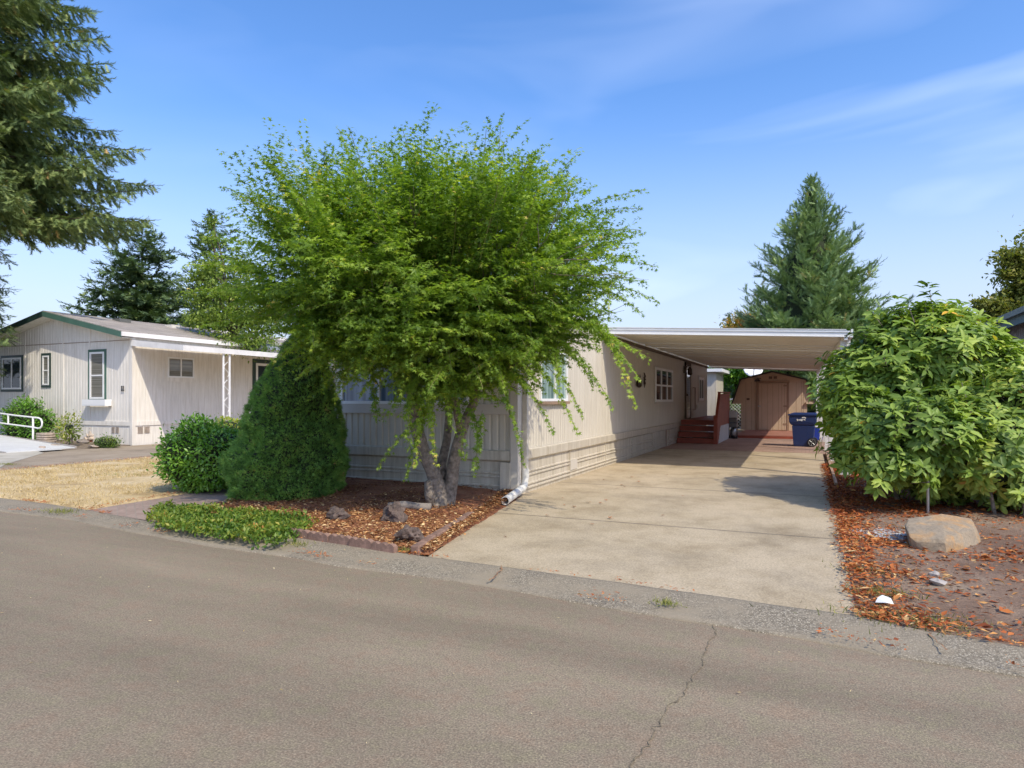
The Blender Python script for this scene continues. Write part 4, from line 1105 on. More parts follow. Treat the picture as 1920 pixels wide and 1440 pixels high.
for k in range(NS):
    dl = unit(rng.normal(size=3) * np.array([1.15, .9, .72]))
    if dl[2] < -.9: continue
    e = env(dl) * (1 + .07 * mnoise.noise(Vector(dl * 2.2)))
    L = rng.uniform(.6, 1.25)
    f = rng.uniform(.50, 1.0) ** .7 if k % 4 else rng.uniform(.15, .7)
    w = Rv * dl[0] + Fv * dl[1] + Zv * dl[2]
    start = C0 + w * max(.1, e * f - L * .75)
    if dl[2] > .1: dirv = w * .8 + Zv * .62; grav = rng.uniform(-.3, .35)
    elif dl[2] > -.3: dirv = unit(w * np.array([1, 1, .4])) + Zv * rng.uniform(.05, .50); grav = rng.uniform(.5, 1.5)
    else: dirv = unit(w * np.array([1, 1, .15])) + Zv * rng.uniform(-.1, .15); grav = rng.uniform(.4, 1.3)
    dirv = unit(dirv + rng.normal(size=3) * .16)
    yl = .06 * dl[2] + (.20 if rng.random() < .10 else 0) - (.12 if rng.random() < .3 else 0)
    shoot(start, dirv, L, grav, yellow=yl, showtwig=(k % 3 == 0))
    lat_ = unit(np.cross(dirv, Zv))
    for j in range(5):
        f_ = .15 + .16 * j + rng.uniform(0, .1); sg = 1 if j % 2 else -1
        shoot(start + dirv * L * f_ - Zv * grav * .04 * f_ * f_, dirv * .75 + lat_ * sg * rng.uniform(.5, 1.0) + rng.normal(size=3) * .12, L * rng.uniform(.25, .5), grav * .8, yellow=yl)
for k in range(320):
    a = rng.uniform(0, 6.2832); dh = rng.uniform(.25, 1.45)
    if math.cos(a) < -.15 and dh > 1.0: continue
    h = C0[2] - dh; r0 = rng.uniform(.15, 1) * (1.75 - .95 * dh)
    o = Rv * math.cos(a) * (1.15 if math.cos(a) > 0 else .85) + Fv * math.sin(a) * .8
    st_ = np.array([C0[0], C0[1], h]) + o * r0 + Zv * .18 * (r0 < 1)
    dv = unit(o + Zv * rng.uniform(-.12, .12) + rng.normal(size=3) * .15); L = rng.uniform(.5, .85); lt_ = unit(np.cross(dv, Zv))
    shoot(st_, dv, L, rng.uniform(.3, 1.1))
    for j in range(4):
        shoot(st_ + dv * L * (.15 + .2 * j), dv * .7 + lt_ * (1 if j % 2 else -1) * rng.uniform(.5, 1), L * rng.uniform(.3, .5), .6)
def aim(u0, v0, s0, u1, v1, s1, sag=.25, yellow=.0, n=1, lsize=.078, dens=.034):
    a = np.array(at(u0, v0, s0)); b_ = np.array(at(u1, v1, s1)); L = np.linalg.norm(b_ - a)
    for _ in range(n):
        bb = b_ + rng.normal(size=3) * .03; mid = (a + bb) / 2 + Zv * sag * L
        n_ = max(6, int(L / .05)); t = np.linspace(0, 1, n_ + 1)[:, None]
        P = a * (1 - t) ** 2 + 2 * mid * t * (1 - t) + bb * t ** 2 + np.cumsum(rng.normal(size=(n_ + 1, 3)) * .004, 0)
        D = np.gradient(P, axis=0); k = max(4, int(L / dens)); s = np.linspace(.05, 1, k) * n_
        i0 = np.minimum(s.astype(int), n_ - 1); q = P[i0] + (P[i0 + 1] - P[i0]) * (s - i0)[:, None]; dd = unit(D[i0])
        for m_ in range(4):
            sd = unit(np.cross(dd, Zv + 1e-3)) * (1 if m_ % 2 else -1)
            ax = unit(dd * .6 + sd * rng.uniform(.3, .9, (k, 1)) + rng.normal(size=(k, 3)) * .3 + Zv * rng.uniform(-.7, .1, (k, 1)))
            LP.append(q + ax * rng.uniform(0, .075, (k, 1))); LA.append(ax); LN.append(Zv + rng.normal(size=(k, 3)) * .5); LS.append(lsize * rng.uniform(.7, 1.15, k) * np.linspace(1, .6, k))
            LT.append(np.clip(.48 + rng.normal(size=k) * .14 + yellow * np.linspace(.3, 1, k), 0, 1))
        TW.tube([tuple(x) for x in P[::3]] + [tuple(P[-1])], .0035, 3, caps=False)
# long arching shoots that give the crown its ragged outline
for a in [
    (1040, 600, 8.6, 1212, 672, 8.3, .12, .25), (1050, 570, 8.7, 1185, 700, 8.2, .30, .1), (1100, 590, 8.6, 1187, 752, 8.1, .30, .35),
    (1010, 620, 8.5, 1135, 765, 8.3, .32, .0), (990, 640, 8.5, 1090, 778, 8.3, .3, .1), (960, 650, 8.4, 1082, 810, 8.2, .28, .15),
    (950, 690, 8.4, 1028, 808, 8.3, .25, .0), (930, 690, 8.4, 984, 862, 8.3, .18, .0), (990, 570, 8.9, 1165, 640, 8.6, .15, .0),
    (1080, 520, 8.8, 1205, 590, 8.6, .14, .0), (1050, 480, 9, 1236, 503, 8.8, .10, .0), (1060, 520, 9, 1225, 560, 8.7, .12, .0), (1000, 430, 9, 1195, 360, 8.8, .10, .05),
    (1000, 420, 9.1, 1198, 392, 8.9, .12, .0), (1010, 450, 9.1, 1190, 432, 8.9, .10, .0), (1020, 480, 9.2, 1185, 458, 9, .08, .0), (960, 420, 9, 1070, 300, 9, .05, .0),
    (980, 400, 8.9, 1006, 310, 8.9, .0, .0), (930, 380, 8.9, 950, 268, 8.9, .0, .0), (880, 380, 8.9, 905, 275, 8.9, .0, .0), (850, 380, 9.1, 832, 283, 9, .0, .05),
    (760, 380, 9, 738, 265, 8.9, .0, .0), (720, 380, 8.9, 683, 262, 8.9, .0, .0), (690, 380, 9, 640, 250, 9, -.03, .0), (640, 400, 9, 568, 282, 9, .04, .0),
    (610, 400, 9, 520, 330, 9, .05, .0), (570, 420, 9, 425, 350, 8.9, .07, .0), (560, 460, 9, 438, 395, 8.9, .05, .0), (540, 480, 8.9, 395, 440, 8.8, .08, .15), (520, 520, 8.9, 352, 505, 8.8, .10, .25),
    (540, 550, 8.8, 345, 545, 8.8, .10, .2), (560, 590, 8.7, 380, 612, 8.7, .10, .1), (600, 620, 8.7, 420, 645, 8.6, .12, .05), (640, 650, 8.5, 522, 693, 8.3, .10, .1),
    (680, 640, 8.4, 560, 708, 8.2, .12, .25), (700, 670, 8.4, 640, 745, 8.2, .18, .2), (720, 690, 8.4, 668, 742, 8.2, .1, .1), (800, 700, 8.3, 722, 790, 8.2, .2, .05), (820, 760, 8.4, 722, 862, 8.3, .2, -.05),
    (800, 760, 8.5, 758, 890, 8.4, .1, -.05), (700, 720, 8.6, 700, 790, 8.5, .0, -.1), (880, 760, 8.6, 905, 850, 8.5, .1, -.1), (905, 770, 8.5, 885, 885, 8.6, .0, -.1), (790, 720, 8.3, 782, 872, 8.25, .05, .35),
    (810, 700, 8.3, 822, 862, 8.25, .05, .4), (800, 690, 8.2, 800, 800, 8.2, .0, .1), (790, 680, 8.2, 770, 790, 8.2, .05, .05), (830, 690, 8.2, 838, 800, 8.2, .0, .1), (850, 700, 8.3, 862, 850, 8.4, .03, .0), (770, 690, 8.2, 782, 840, 8.2, .0, .15),
    (870, 640, 8.1, 960, 730, 8.0, .2, .15), (900, 620, 8.1, 1000, 700, 7.9, .22, .1), (760, 600, 8.0, 690, 690, 7.8, .2, .1), (830, 600, 8.0, 850, 690, 7.8, .15, .15), (640, 470, 8.6, 455, 470, 8.4, .12, .2), (650, 440, 8.7, 470, 420, 8.6, .1, .1)]:
    aim(*a, n=1)
for k in range(60):                            # shorter hanging sprays under the crown edge
    u = rng.uniform(560, 1120); v = 650 + 60 * rng.random() - abs(u - 830) * .12
    aim(u, v - 40, 8.6 + rng.normal() * .5, u + rng.uniform(-90, 90), v + rng.uniform(5, 45), 8.4 + rng.normal() * .5, .12, rng.uniform(-.1, .15))
for k in range(22):
    u = 835 + rng.normal() * 50; aim(u, 680, 8.9 + rng.normal() * .35, u + rng.normal() * 50, rng.uniform(710, 770), 8.8 + rng.normal() * .35, .0, -.1)
LP = np.concatenate(LP); LA = np.concatenate(LA); LN = np.concatenate(LN); LS = np.concatenate(LS); LT = np.concatenate(LT)
inside = (LP[:, 0] < HX1 + .12) & (LP[:, 1] > HY0 - .15) & (LP[:, 2] < 3.40)
kp = ~inside
LP, LA, LN, LS, LT = LP[kp], LA[kp], LN[kp], LS[kp], LT[kp]
npmesh('crown', [inst(*STAR, LP, LA, LN, LS, 0, LT)], [LM['maple']], maple)
tag(TW.build('twigs', 'twig', maple), kind='stuff')
print('maple leaves', len(LP))

# ---- dwarf spruce cone
dc0 = at(541, 930, 10.25)
dw = thing('dwarf_spruce', 'dense dark green cone-shaped dwarf spruce between the round bush and the maple', 'shrub', (dc0.x, dc0.y, 0))
prof_l = [(948, 470, 600), (930, 428, 628), (905, 424, 640), (880, 430, 649), (850, 436, 651), (820, 448, 645), (790, 457, 634), (760, 464, 627), (730, 478, 622), (700, 497, 617), (670, 515, 612), (645, 528, 604), (622, 545, 592), (604, 560, 575), (598, 566, 569)]
def dwpt(v, t, k=1.0, dz=0):
    vs_ = [p[0] for p in prof_l][::-1]; l_ = [p[1] for p in prof_l][::-1]; r_ = [p[2] for p in prof_l][::-1]
    l = np.interp(v, vs_, l_); r = np.interp(v, vs_, r_)
    s0 = 10.3; c = at((l + r) / 2 + 5, v, s0); hw = (r - l) / 2 / FPX * s0 * (.87 + .09 * min(1, max(0, (v - 640) / 200)))
    ridge = .13 * mnoise.noise(Vector((math.cos(t) * 1.6, math.sin(t) * 1.6, v * .020))) + .085 * mnoise.noise(Vector((math.cos(t) * 4, math.sin(t) * 4, v * .05)))
    q = hw * (1 + (ridge * 1.4)) * k
    return np.array(c) + Rv * math.cos(t) * q + Fv * math.sin(t) * q
vs_ = []; nn = 44; vrows = np.linspace(948, 598, 40)
for v in vrows:
    for j in range(nn): vs_.append(dwpt(v, 2 * math.pi * j / nn, .89))
fs_ = [(i * nn + j, i * nn + (j + 1) % nn, (i + 1) * nn + (j + 1) % nn, (i + 1) * nn + j) for i in range(39) for j in range(nn)]
N = 40000
vv_ = 598 + 350 * np.sqrt(rng.random(N)); tt_ = rng.random(N) * 2 * math.pi
PP = np.array([dwpt(v, t, 1 + .075 * mnoise.noise(Vector((math.cos(t) * 7, math.sin(t) * 7, v * .085))) - abs(rng.normal()) * .03 + (.07 * rng.random() if rng.random() < .04 else 0)) for v, t in zip(vv_, tt_)])
out = np.cos(tt_)[:, None] * Rv + np.sin(tt_)[:, None] * Fv
AXX = out * 1.0 + Zv * .55 + rnd(N) * .5
cl = np.array([mnoise.noise(Vector((p[0] * 5, p[1] * 5, p[2] * 5))) for p in PP])
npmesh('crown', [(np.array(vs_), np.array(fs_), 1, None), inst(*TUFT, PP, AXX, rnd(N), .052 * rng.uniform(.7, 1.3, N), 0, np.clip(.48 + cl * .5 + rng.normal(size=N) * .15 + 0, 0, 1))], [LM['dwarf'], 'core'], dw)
tb2 = MB(); tb2.tube([(dc0.x, dc0.y, 0), (dc0.x, dc0.y, .4)], [.12, .08], 8)
for k in range(150):
    a = rng.uniform(0, 6.28); r0 = rng.uniform(.35, .8)
    p = np.array([dc0.x, dc0.y, 0.]) + Rv * math.cos(a) * r0 + Fv * math.sin(a) * r0
    tb2.tube([tuple(p + Zv * rng.uniform(.15, .3)), tuple(p + np.array([math.cos(a), math.sin(a), 0]) * .06 + Zv * .06 + rng.normal(size=3) * .03)], [.008, .003], 3, caps=False)
tag(tb2.build('dead_lower_branches', 'dead', dw), kind='stuff')

def bush(name, label, c, rad, mat, n, size, tmpl=OVAL, seed=0, lump=.14, up=.35, freq=1.8, stems_=5, group=None, core=.86, cat='shrub', jitter=.08, tint0=.45):
    t = thing(name, label, cat, (c[0], c[1], 0), group)
    p, d = envelope_points(n, c, rad, lump, freq, seed, jitter=jitter)
    p = p + d * ((rng.random(n) < .10) * rng.uniform(.03, .16, n))[:, None]
    k_ = p[:, 2] > .03; p, d = p[k_], d[k_]; m = len(p)
    ax = d * .7 + rnd(m) * .55 + np.array([0, 0, up - .3]); nr = d * .8 + Zv * .7 + rnd(m) * .4
    cl_ = np.array([mnoise.noise(Vector((q[0] * 3, q[1] * 3, q[2] * 3 + seed))) for q in p])
    ti = np.clip(tint0 + cl_ * .4 + rng.normal(size=m) * .17, 0, 1)
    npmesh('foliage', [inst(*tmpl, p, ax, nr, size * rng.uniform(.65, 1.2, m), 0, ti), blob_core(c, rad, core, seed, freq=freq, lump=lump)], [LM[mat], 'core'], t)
    for k in range(stems_):
        a = k * 2.4; MB().tube([(c[0] + math.cos(a) * .05, c[1] + math.sin(a) * .05, 0), (c[0] + math.cos(a) * rad[0] * .35, c[1] + math.sin(a) * rad[1] * .35, c[2])], [.022, .012], 5).build('stem', 'bark', t)
    return t
c = at(386, 858, 11.0); 
bush('round_bush', 'rounded bright green broad-leaved bush left of the dwarf spruce', (c.x, c.y, c.z), (.72, .62, .60), 'bush', 8500, .072, seed=8, stems_=7, freq=2.3, lump=.2, jitter=.13, tint0=.55)
c = at(432, 800, 13.2)
bush('lime_shrub', 'pale lime-yellow shrub peeking out behind the round bush', (c.x, c.y, c.z - .25), (.5, .4, .42), 'lime', 1500, .07, seed=5)

# ---- rhododendrons
ROS = []
def rhodo(name, label, blobs, mat, n, size, seed, base, stems_, keepf=None):
    t = thing(name, label, 'shrub', (base[0], base[1], 0))
    ch = []; r = np.random.default_rng(seed)
    tot = sum(b_[1][0] * b_[1][2] for b_ in blobs)
    tips = []
    for bi, (c_, rad) in enumerate(blobs):
        m = int(n * rad[0] * rad[2] / tot)
        p, d = envelope_points(m, c_, rad, .22, 1.7, seed + bi, jitter=.13)
        far_ = r.random(m) < .18; p = p + d * (far_ * r.uniform(.02, .26, m))[:, None]
        # drop rosettes swallowed by the other lumps
        ok = p[:, 2] > .12
        for bj, (c2, r2) in enumerate(blobs):
            if bj != bi: ok &= (((p - np.array(c2)) / np.array(r2)) ** 2).sum(1) > .72
        p, d = p[ok], d[ok]; tips.append((p, d))
        ch.append(blob_core(c_, rad, .72, seed + bi, 16, 1, 1.7, .22))
    p = np.concatenate([x[0] for x in tips]); d = np.concatenate([x[1] for x in tips]); m = len(p)
    axis = unit(d * .8 + Zv * .55 + r.normal(size=(m, 3)) * .22)
    cl_ = np.array([mnoise.noise(Vector((q[0] * 1.3, q[1] * 1.3, q[2] * 1.3 + seed))) for q in p])
    base_t = np.clip(.42 + cl_ * .35 + r.normal(size=m) * .13, 0, 1)
    old = r.random(m) < .03
    per = 9
    for q in range(per):
        a = q * 2.39996 + r.random(m) * .5
        u1 = unit(np.cross(axis, np.array([.3, .2, 1.]) + 1e-3)); u2 = np.cross(axis, u1)
        rad_ = np.cos(a)[:, None] * u1 + np.sin(a)[:, None] * u2
        el = r.uniform(-.30, .45, (m, 1)) if q < 6 else r.uniform(.4, .9, (m, 1))
        ax = unit(rad_ + axis * el - Zv * .05)
        ti = np.clip(base_t + r.normal(size=m) * .10 + (.45 if q == 0 else 0) * old, 0, 1)
        ch.append(inst(*OVAL, p + ax * .015 - axis * .012 * q, ax, axis + r.normal(size=(m, 3)) * .18, size * r.uniform(.72, 1.15, m), 0, ti, sx=np.full(m, .80)))
    npmesh('foliage', ch, [LM[mat], 'core'], t)
    for (x0, y0, x1, y1, z1, rr) in stems_: MB().tube([(x0, y0, 0), ((x0 * 2 + x1) / 3, (y0 * 2 + y1) / 3, z1 * .5), (x1, y1, z1)], [rr, rr * .8, rr * .5], 6).build('stem', 'bark', t)
    s_ = MB()
    for k in range(0, m, 3):
        s_.tube([tuple(p[k] - axis[k] * .30 + r.normal(size=3) * .03), tuple(p[k])], [.008, .005], 3, caps=False)
    tag(s_.build('twigs', 'bark', t), kind='stuff')
    return t
def A3(u, v, s): q = at(u, v, s); return (q.x, q.y, q.z)
rhodo('rhododendron', 'tall rounded green rhododendron beside the carport post', [
    (A3(1640, 722, 10.3), (.78, .85, .86)), (A3(1735, 682, 10.2), (.80, .8, .88)), (A3(1616, 780, 9.7), (.48, .6, .46)), (A3(1725, 822, 9.1), (.85, .8, .54)), (A3(1830, 730, 10.2), (.85, .8, .85)), (A3(1772, 622, 10.7), (.42, .45, .40)), (A3(1668, 628, 10.7), (.38, .42, .30)), (A3(1850, 655, 10.6), (.40, .4, .30)), (A3(1915, 715, 10.2), (.60, .6, .50)), (A3(1668, 855, 8.9), (.42, .45, .34)), (A3(1602, 842, 9.8), (.28, .3, .24))],
      'rhodo', 4000, .172, 31, at(1700, 900, 10.6), [(1.2, 11.3, .95, 11.4, 1.2, .04), (1.4, 11.4, 1.8, 11.6, 1.3, .04), (1.3, 11.6, 1.3, 11.8, 1.5, .035), (1.8, 11.3, 2.1, 11.4, 1.1, .03)])
rhodo('rhododendron', 'lower rhododendron with bronze and yellow leaves at the right edge behind the boulder', [
    (A3(1850, 850, 9.0), (.85, .8, .72)), (A3(1930, 800, 9.2), (.9, .8, .80)), (A3(1770, 880, 9.4), (.55, .5, .42)), (A3(1985, 860, 8.8), (.8, .8, .6))],
      'rhodo2', 1900, .150, 47, at(1860, 960, 9.2), [(2.5, 10.3, 2.4, 10.2, .8, .03), (2.8, 10.4, 3.0, 10.3, .9, .03), (2.2, 10.4, 2.0, 10.3, .8, .025)])

# ---- broad-leaved trees far away
def leafy_tree(name, label, base, clumps, mat, n, size, seed=0, trunk=.16, group=None, th=None):
    t = thing(name, label, 'tree', (base[0], base[1], 0), group)
    ch = []; tot = sum(c_[1] ** 2 for c_ in clumps); tbm = MB(); top = th or max(c_[0][2] for c_ in clumps) * .6
    tbm.tube([(base[0], base[1], 0), (base[0], base[1], top)], [trunk, trunk * .6], 8)
    for i, (c_, r_) in enumerate(clumps):
        m = int(n * r_ ** 2 / tot)
        p = np.array(c_) + rnd(m) * np.array([r_, r_, r_ * .62]) * .48
        ch.append(inst(*SIMPLE, p, rnd(m) + np.array([0, 0, -.3]), Zv + rnd(m) * .5, size * rng.uniform(.7, 1.3, m), 0, np.clip(.5 + rng.normal(size=m) * .22 + (p[:, 2] - c_[2]) / r_ * .15, 0, 1)))
        tbm.tube([(base[0], base[1], top * .75), ((base[0] + c_[0]) / 2, (base[1] + c_[1]) / 2, (top + c_[2]) / 2), tuple(c_)], [trunk * .45, trunk * .3, .02], 5)
    npmesh('crown', ch, [LM[mat]], t); tbm.build('trunk', 'barkd', t, smooth=True)
    return t
s = 30
cls = [(A3(u, v, s + ds), r_) for u, v, ds, r_ in ((1893, 480, 0, .62), (1915, 500, .5, .75), (1888, 512, 0, .45), (1925, 540, 0, .8), (1895, 560, .4, .6), (1860, 572, 0, .62), (1840, 570, 0, .36), (1882, 590, 0, .7), (1915, 585, -.5, .7), (1862, 595, 0, .5), (1960, 520, 0, 1.5), (1985, 580, 0, 1.5), (1990, 450, 0, 1.4), (1945, 470, 0, .8))]
leafy_tree('maple_tree', 'olive green broad-leaved tree rising over the blue house roof at the right edge', base_at(1975, s), cls, 'olive', 17000, .24, trunk=.22)
s = 52
cls = [(A3(u, v, s), r_) for u, v, r_ in ((1398, 604, 1.3), (1390, 612, 1.2), (1410, 608, 1.4), (1385, 625, 1.3), (1405, 640, 1.5))]
leafy_tree('autumn_tree', 'small tree turning orange beyond the carport roof next to the big spruce', base_at(1396, s), cls, 'orange', 2600, .3)
s = 37
cls = [(A3(u, v, s), r_) for u, v, r_ in ((1375, 700, 1.0), (1392, 690, 1.1), (1410, 700, 1.2), (1365, 690, .9), (1385, 712, .9))]
leafy_tree('garden_tree', 'light green tree seen under the carport roof between the addition and the satellite dish', base_at(1386, s), cls, 'yellow' if False else 'bush', 3000, .24)
s = 60
for i, (u, v) in enumerate(((640, 600), (760, 560), (900, 590), (1020, 610))):
    cls = [(A3(u + du, v + dv, s), 2.4) for du, dv in ((-30, 20), (25, 10), (0, -10), (-10, 50), (30, 60))]
    leafy_tree('background_tree', ['broad green tree far behind the left part of the maple crown', 'broad green tree far behind the middle of the maple crown', 'broad green tree far behind the maple, right of its trunk line', 'low green tree far behind the right edge of the maple'][i], base_at(u, s), cls, 'olive', 3000, .4, group='far trees behind the mobile home')

s = 26
cls = [(A3(u, v, s + ds), r_) for u, v, ds, r_ in ((372, 520, 0, .55), (395, 500, 0, .6), (420, 545, 0, .8), (380, 560, .5, .7), (445, 590, 0, .9), (400, 600, 0, .8), (470, 540, 0, .8), (455, 500, 0, .6), (370, 600, .5, .55), (490, 600, 0, 1.0), (480, 640, 0, .9), (425, 640, 0, .8), (395, 450, 1, .45), (398, 415, 1, .35), (520, 560, 0, .9))]
leafy_tree('light_green_tree', 'airy yellow-green tree rising behind the awning between the fir and the maple crown', base_at(440, s), cls, 'birch', 15000, .13, trunk=.10)
n_ = 16000
wx = rng.uniform(-150, 130, n_); wy = 95 + 25 * rng.random(n_)
wz = rng.random(n_) * np.array([4.6 + 2.2 * mnoise.noise(Vector((x * .09, 1, 1))) + 1.2 * mnoise.noise(Vector((x * .4, 4, 1))) for x in wx])
wd = npmesh('distant_woods', [inst(*SIMPLE, np.column_stack([wx, wy, wz]), rnd(n_), rnd(n_) + Zv, 1.5 * rng.uniform(.6, 1.3, n_), 0)], [LM['fir']])
tag(wd, 'low dark belt of distant trees along the horizon', 'woods', kind='stuff')
# ---- plants by house 11
c = at(50, 795, 22.9)
bush('dark_shrub', 'large dark green shrub behind the white ramp rail of house 11', (c.x, c.y, c.z), (1.25, .5, .85), 'bush', 5200, .10, seed=9, tmpl=SIMPLE, lump=.4, jitter=.18, core=.75)
c = at(130, 806, 20.9)
bush('variegated_plant', 'yellow-green variegated plant by the stone bench of house 11', (c.x, c.y, c.z), (.42, .3, .46), 'yellow', 520, .10, seed=12, tmpl=SIMPLE, lump=.4, jitter=.3, core=.30, cat='plant')
c = at(200, 829, 20.8)
bush('low_plant', 'low grey-green mounded plant right of the pale garden statue', (c.x, c.y, c.z), (.45, .28, .17), 'cover', 900, .06, seed=13, tmpl=SIMPLE, cat='plant', core=.75, tint0=.3)

# ---- ground cover, grass, litter
def in_poly(P, poly):
    x, y = P[:, 0], P[:, 1]; res = np.zeros(len(P), bool); n_ = len(poly)
    for i in range(n_):
        x1, y1 = poly[i]; x2, y2 = poly[(i + 1) % n_]
        c_ = ((y1 > y) != (y2 > y)) & (x < (x2 - x1) * (y - y1) / (y2 - y1 + 1e-12) + x1); res ^= c_
    return res
def fill(poly, n):
    a = np.array(poly); lo, hi = a.min(0), a.max(0); P = rng.random((n, 2)) * (hi - lo) + lo
    return P[in_poly(P, poly)]
gc = [gnd(u, v, .1) for u, v in ((284, 968), (305, 985), (380, 996), (450, 1006), (515, 1016), (560, 1000), (585, 978), (560, 965), (505, 962), (440, 958), (380, 950), (330, 950), (300, 948))]
P = fill(gc, 19000) + rnd(1, 2) * 0; P = P + np.clip(rnd(len(P), 2), -1.5, 1.5) * .05
d_edge = np.array([mnoise.noise(Vector((p[0] * 3, p[1] * 3, 2))) for p in P])
hh = .01 + .075 * rng.random(len(P)) + d_edge * .06
keep_ = d_edge > -.38; P, hh, d_edge = P[keep_], hh[keep_], d_edge[keep_]
n_ = len(P)
pos = np.column_stack([P, .05 + hh * 1.0])
gco = npmesh('groundcover', [inst(*SIMPLE, pos, rnd(n_) + np.array([0, 0, .2]), Zv + rnd(n_) * .5, .055 * rng.uniform(.6, 1.2, n_), 0, np.clip(.42 + d_edge * .6 + rng.normal(size=n_) * .2, 0, 1))], [LM['cover']])
tag(gco, 'spreading yellow-green ground cover at the street corner of the mulch bed', 'ground cover', kind='stuff')
def blades(name, label, cat, P, z, h, mat, w=.012, lean=.5, tmean=.5):
    n_ = len(P); pos = np.column_stack([P, np.full(n_, z) if np.isscalar(z) else z])
    T = (np.array([(0, -.5, 0), (0, .5, 0), (1, 0, .25)]), np.array([(0, 1, 2)]))
    ax = np.tile(Zv, (n_, 1)) + rnd(n_) * lean
    v, f, mi, t = inst(*T, pos, ax, rnd(n_), h * rng.uniform(.5, 1.3, n_), 0, np.clip(tmean + rng.normal(size=n_) * .25, 0, 1), sx=np.full(n_, w / h))
    return tag(npmesh(name, [(v, f, mi, t)], [LM[mat]]), label, cat, kind='stuff')
lawnpoly = [(-15.6, 6.25), (-9.1, 6.02), (-9.9, 12), (-10.8, 24), (-15.7, 24)]
P = fill(lawnpoly, 90000) + rnd(1, 2) * 0; P = P[np.array([mnoise.noise(Vector((p[0] * .9, p[1] * .9, 6))) for p in P]) > -.28]; P = P + np.clip(rnd(len(P), 2), -2, 2) * .05; P = P[rng.random(len(P)) < np.clip(1.5 - P[:, 1] / 18, .2, 1)]
blades('dry_grass', 'straw-coloured dry lawn grass between the two driveways', 'grass', P, .03 + .0 * P[:, 0], .055, 'straw', .011, .8)
def litter(name, label, P, z, mat, size, cat='leaf litter', tmpl=SIMPLE, tint=None, tilt=.35):
    n_ = len(P); pos = np.column_stack([P, z + rng.random(n_) * .015])
    ax = np.column_stack([rnd(n_, 2), rng.normal(size=n_) * .15])
    return tag(npmesh(name, [inst(*tmpl, pos, ax, Zv + rnd(n_) * tilt, size * np.clip(np.exp(rng.normal(size=n_) * .5), .3, 2.2) * .85, 0, tint, sx=rng.uniform(.25, 1.1, n_))], [LM[mat]]), label, cat, kind='stuff')
def hz_at(P, a=.035, f=1.0, base=.045): return np.array([base + hterr(p[0], p[1], a, f) for p in P])
# red leaf litter on the soil right of the driveway
cand = np.column_stack([XR - .03 - np.abs(rng.normal(size=80000)) * .05 + rng.gamma(1.3, 1.0, 80000), rng.uniform(4.75, 17, 80000)])
cand = cand[(cand[:, 0] < 5)]
nz = np.array([mnoise.noise(Vector((p[0] * 1.1, p[1] * 1.1, 9))) + .5 * mnoise.noise(Vector((p[0] * 3, p[1] * 3, 4))) for p in cand])
edge_in = np.interp(cand[:, 0], [p[0] for p in inner], [p[1] for p in inner])
dc_ = np.clip((cand[:, 0] - XR) / .42, 0, 1)
dens = np.clip(.95 - dc_ * .9, 0, 1) + .10 + np.clip((nz - .02) * 2.0, 0, .9) + np.clip((cand[:, 1] - 9.4) * .6, 0, .55) + np.clip(1 - (cand[:, 1] - edge_in) / .45, 0, 1) * .4 * (nz > -.2)
ok = (rng.random(len(cand)) < dens * .62) & (cand[:, 1] > edge_in - .05 - .05 * rng.random(len(cand)))
cand = cand[ok]
litter('leaf_litter', 'reddish brown fallen leaves over the soil right of the driveway', cand, np.maximum(.03, hz_at(cand)) + .003, 'litter', .048, tint=np.clip(rng.normal(.45, .24, len(cand)) + np.where(cand[:, 1] > 9.5, -.12, .08), 0, 1))
# bark chips in the mulch bed
bed = [(-7.3, 5.7), (-3.42, 5.60), (-4.12, 9.4), (-8.4, 9.4)]
P = fill(bed, 52000)
nz = np.array([mnoise.noise(Vector((p[0] * 1.4, p[1] * 1.4, 1))) for p in P])
front = np.clip(1.25 - (P[:, 1] - 5.7) / 2.8, .35, 1)
P = P[rng.random(len(P)) < np.clip(front + nz * .8, .05, 1)]
t_ = rng.random(5200); P = np.concatenate([P, np.column_stack([-3.50 - .70 * t_ + rng.normal(size=5200) * .07, 5.62 + 3.7 * t_])])
v01 = (P[:, 1] - 5.66) / 3.84
zz = .022 + .05 + .09 * v01 ** 2 + np.array([hterr(p[0], p[1], .022, 2.2) for p in P])
litter('bark_chips', 'tan and rust bark chips and dry leaves strewn over the mulch bed', P, zz, 'chips', .036, 'bark chips', tint=np.clip(rng.normal(.52, .28, len(P)) + (7.2 - P[:, 1]) * .08, 0, 1))
# orange needles collected along curb, path and lawn edges
L_ = []
for poly, n_ in ((inner, 5200),):
    u = rng.uniform(-16, 2.2, n_); y = np.interp(u, [p[0] for p in inner], [p[1] for p in inner]) + rng.normal(size=n_) * .03 - .01
    k_ = np.array([mnoise.noise(Vector((x * 1.3, 3, 3))) for x in u]) > .02; k_ &= (u < -3.3) | (u > .3) | (rng.random(n_) < .25)
    L_.append(np.column_stack([u, y])[k_])
u = rng.uniform(-12, 2.0, 2600); y = np.interp(u, [p[0] for p in outer], [p[1] for p in outer]) + np.abs(rng.normal(size=2600)) * .10 + .02
k_ = np.array([mnoise.noise(Vector((x * 1.7, 8, 3))) for x in u]) > .12; L_.append(np.column_stack([u, y])[k_])
t_ = rng.random(3500); L_.append(np.column_stack([-15.65 + rng.normal(size=3500) * .16, 6.3 + t_ * 11]))
t_ = rng.random(1600); L_.append(np.column_stack([-9.05 - t_ * .95 + rng.normal(size=1600) * .07, 5.98 + t_ * 6]))
litter('fallen_needles', 'orange-brown needles and leaf bits gathered along the curb and lawn edges', np.concatenate(L_), .045, 'litter', .026, tint=np.clip(rng.normal(.55, .2, sum(len(x) for x in L_)), 0, 1))
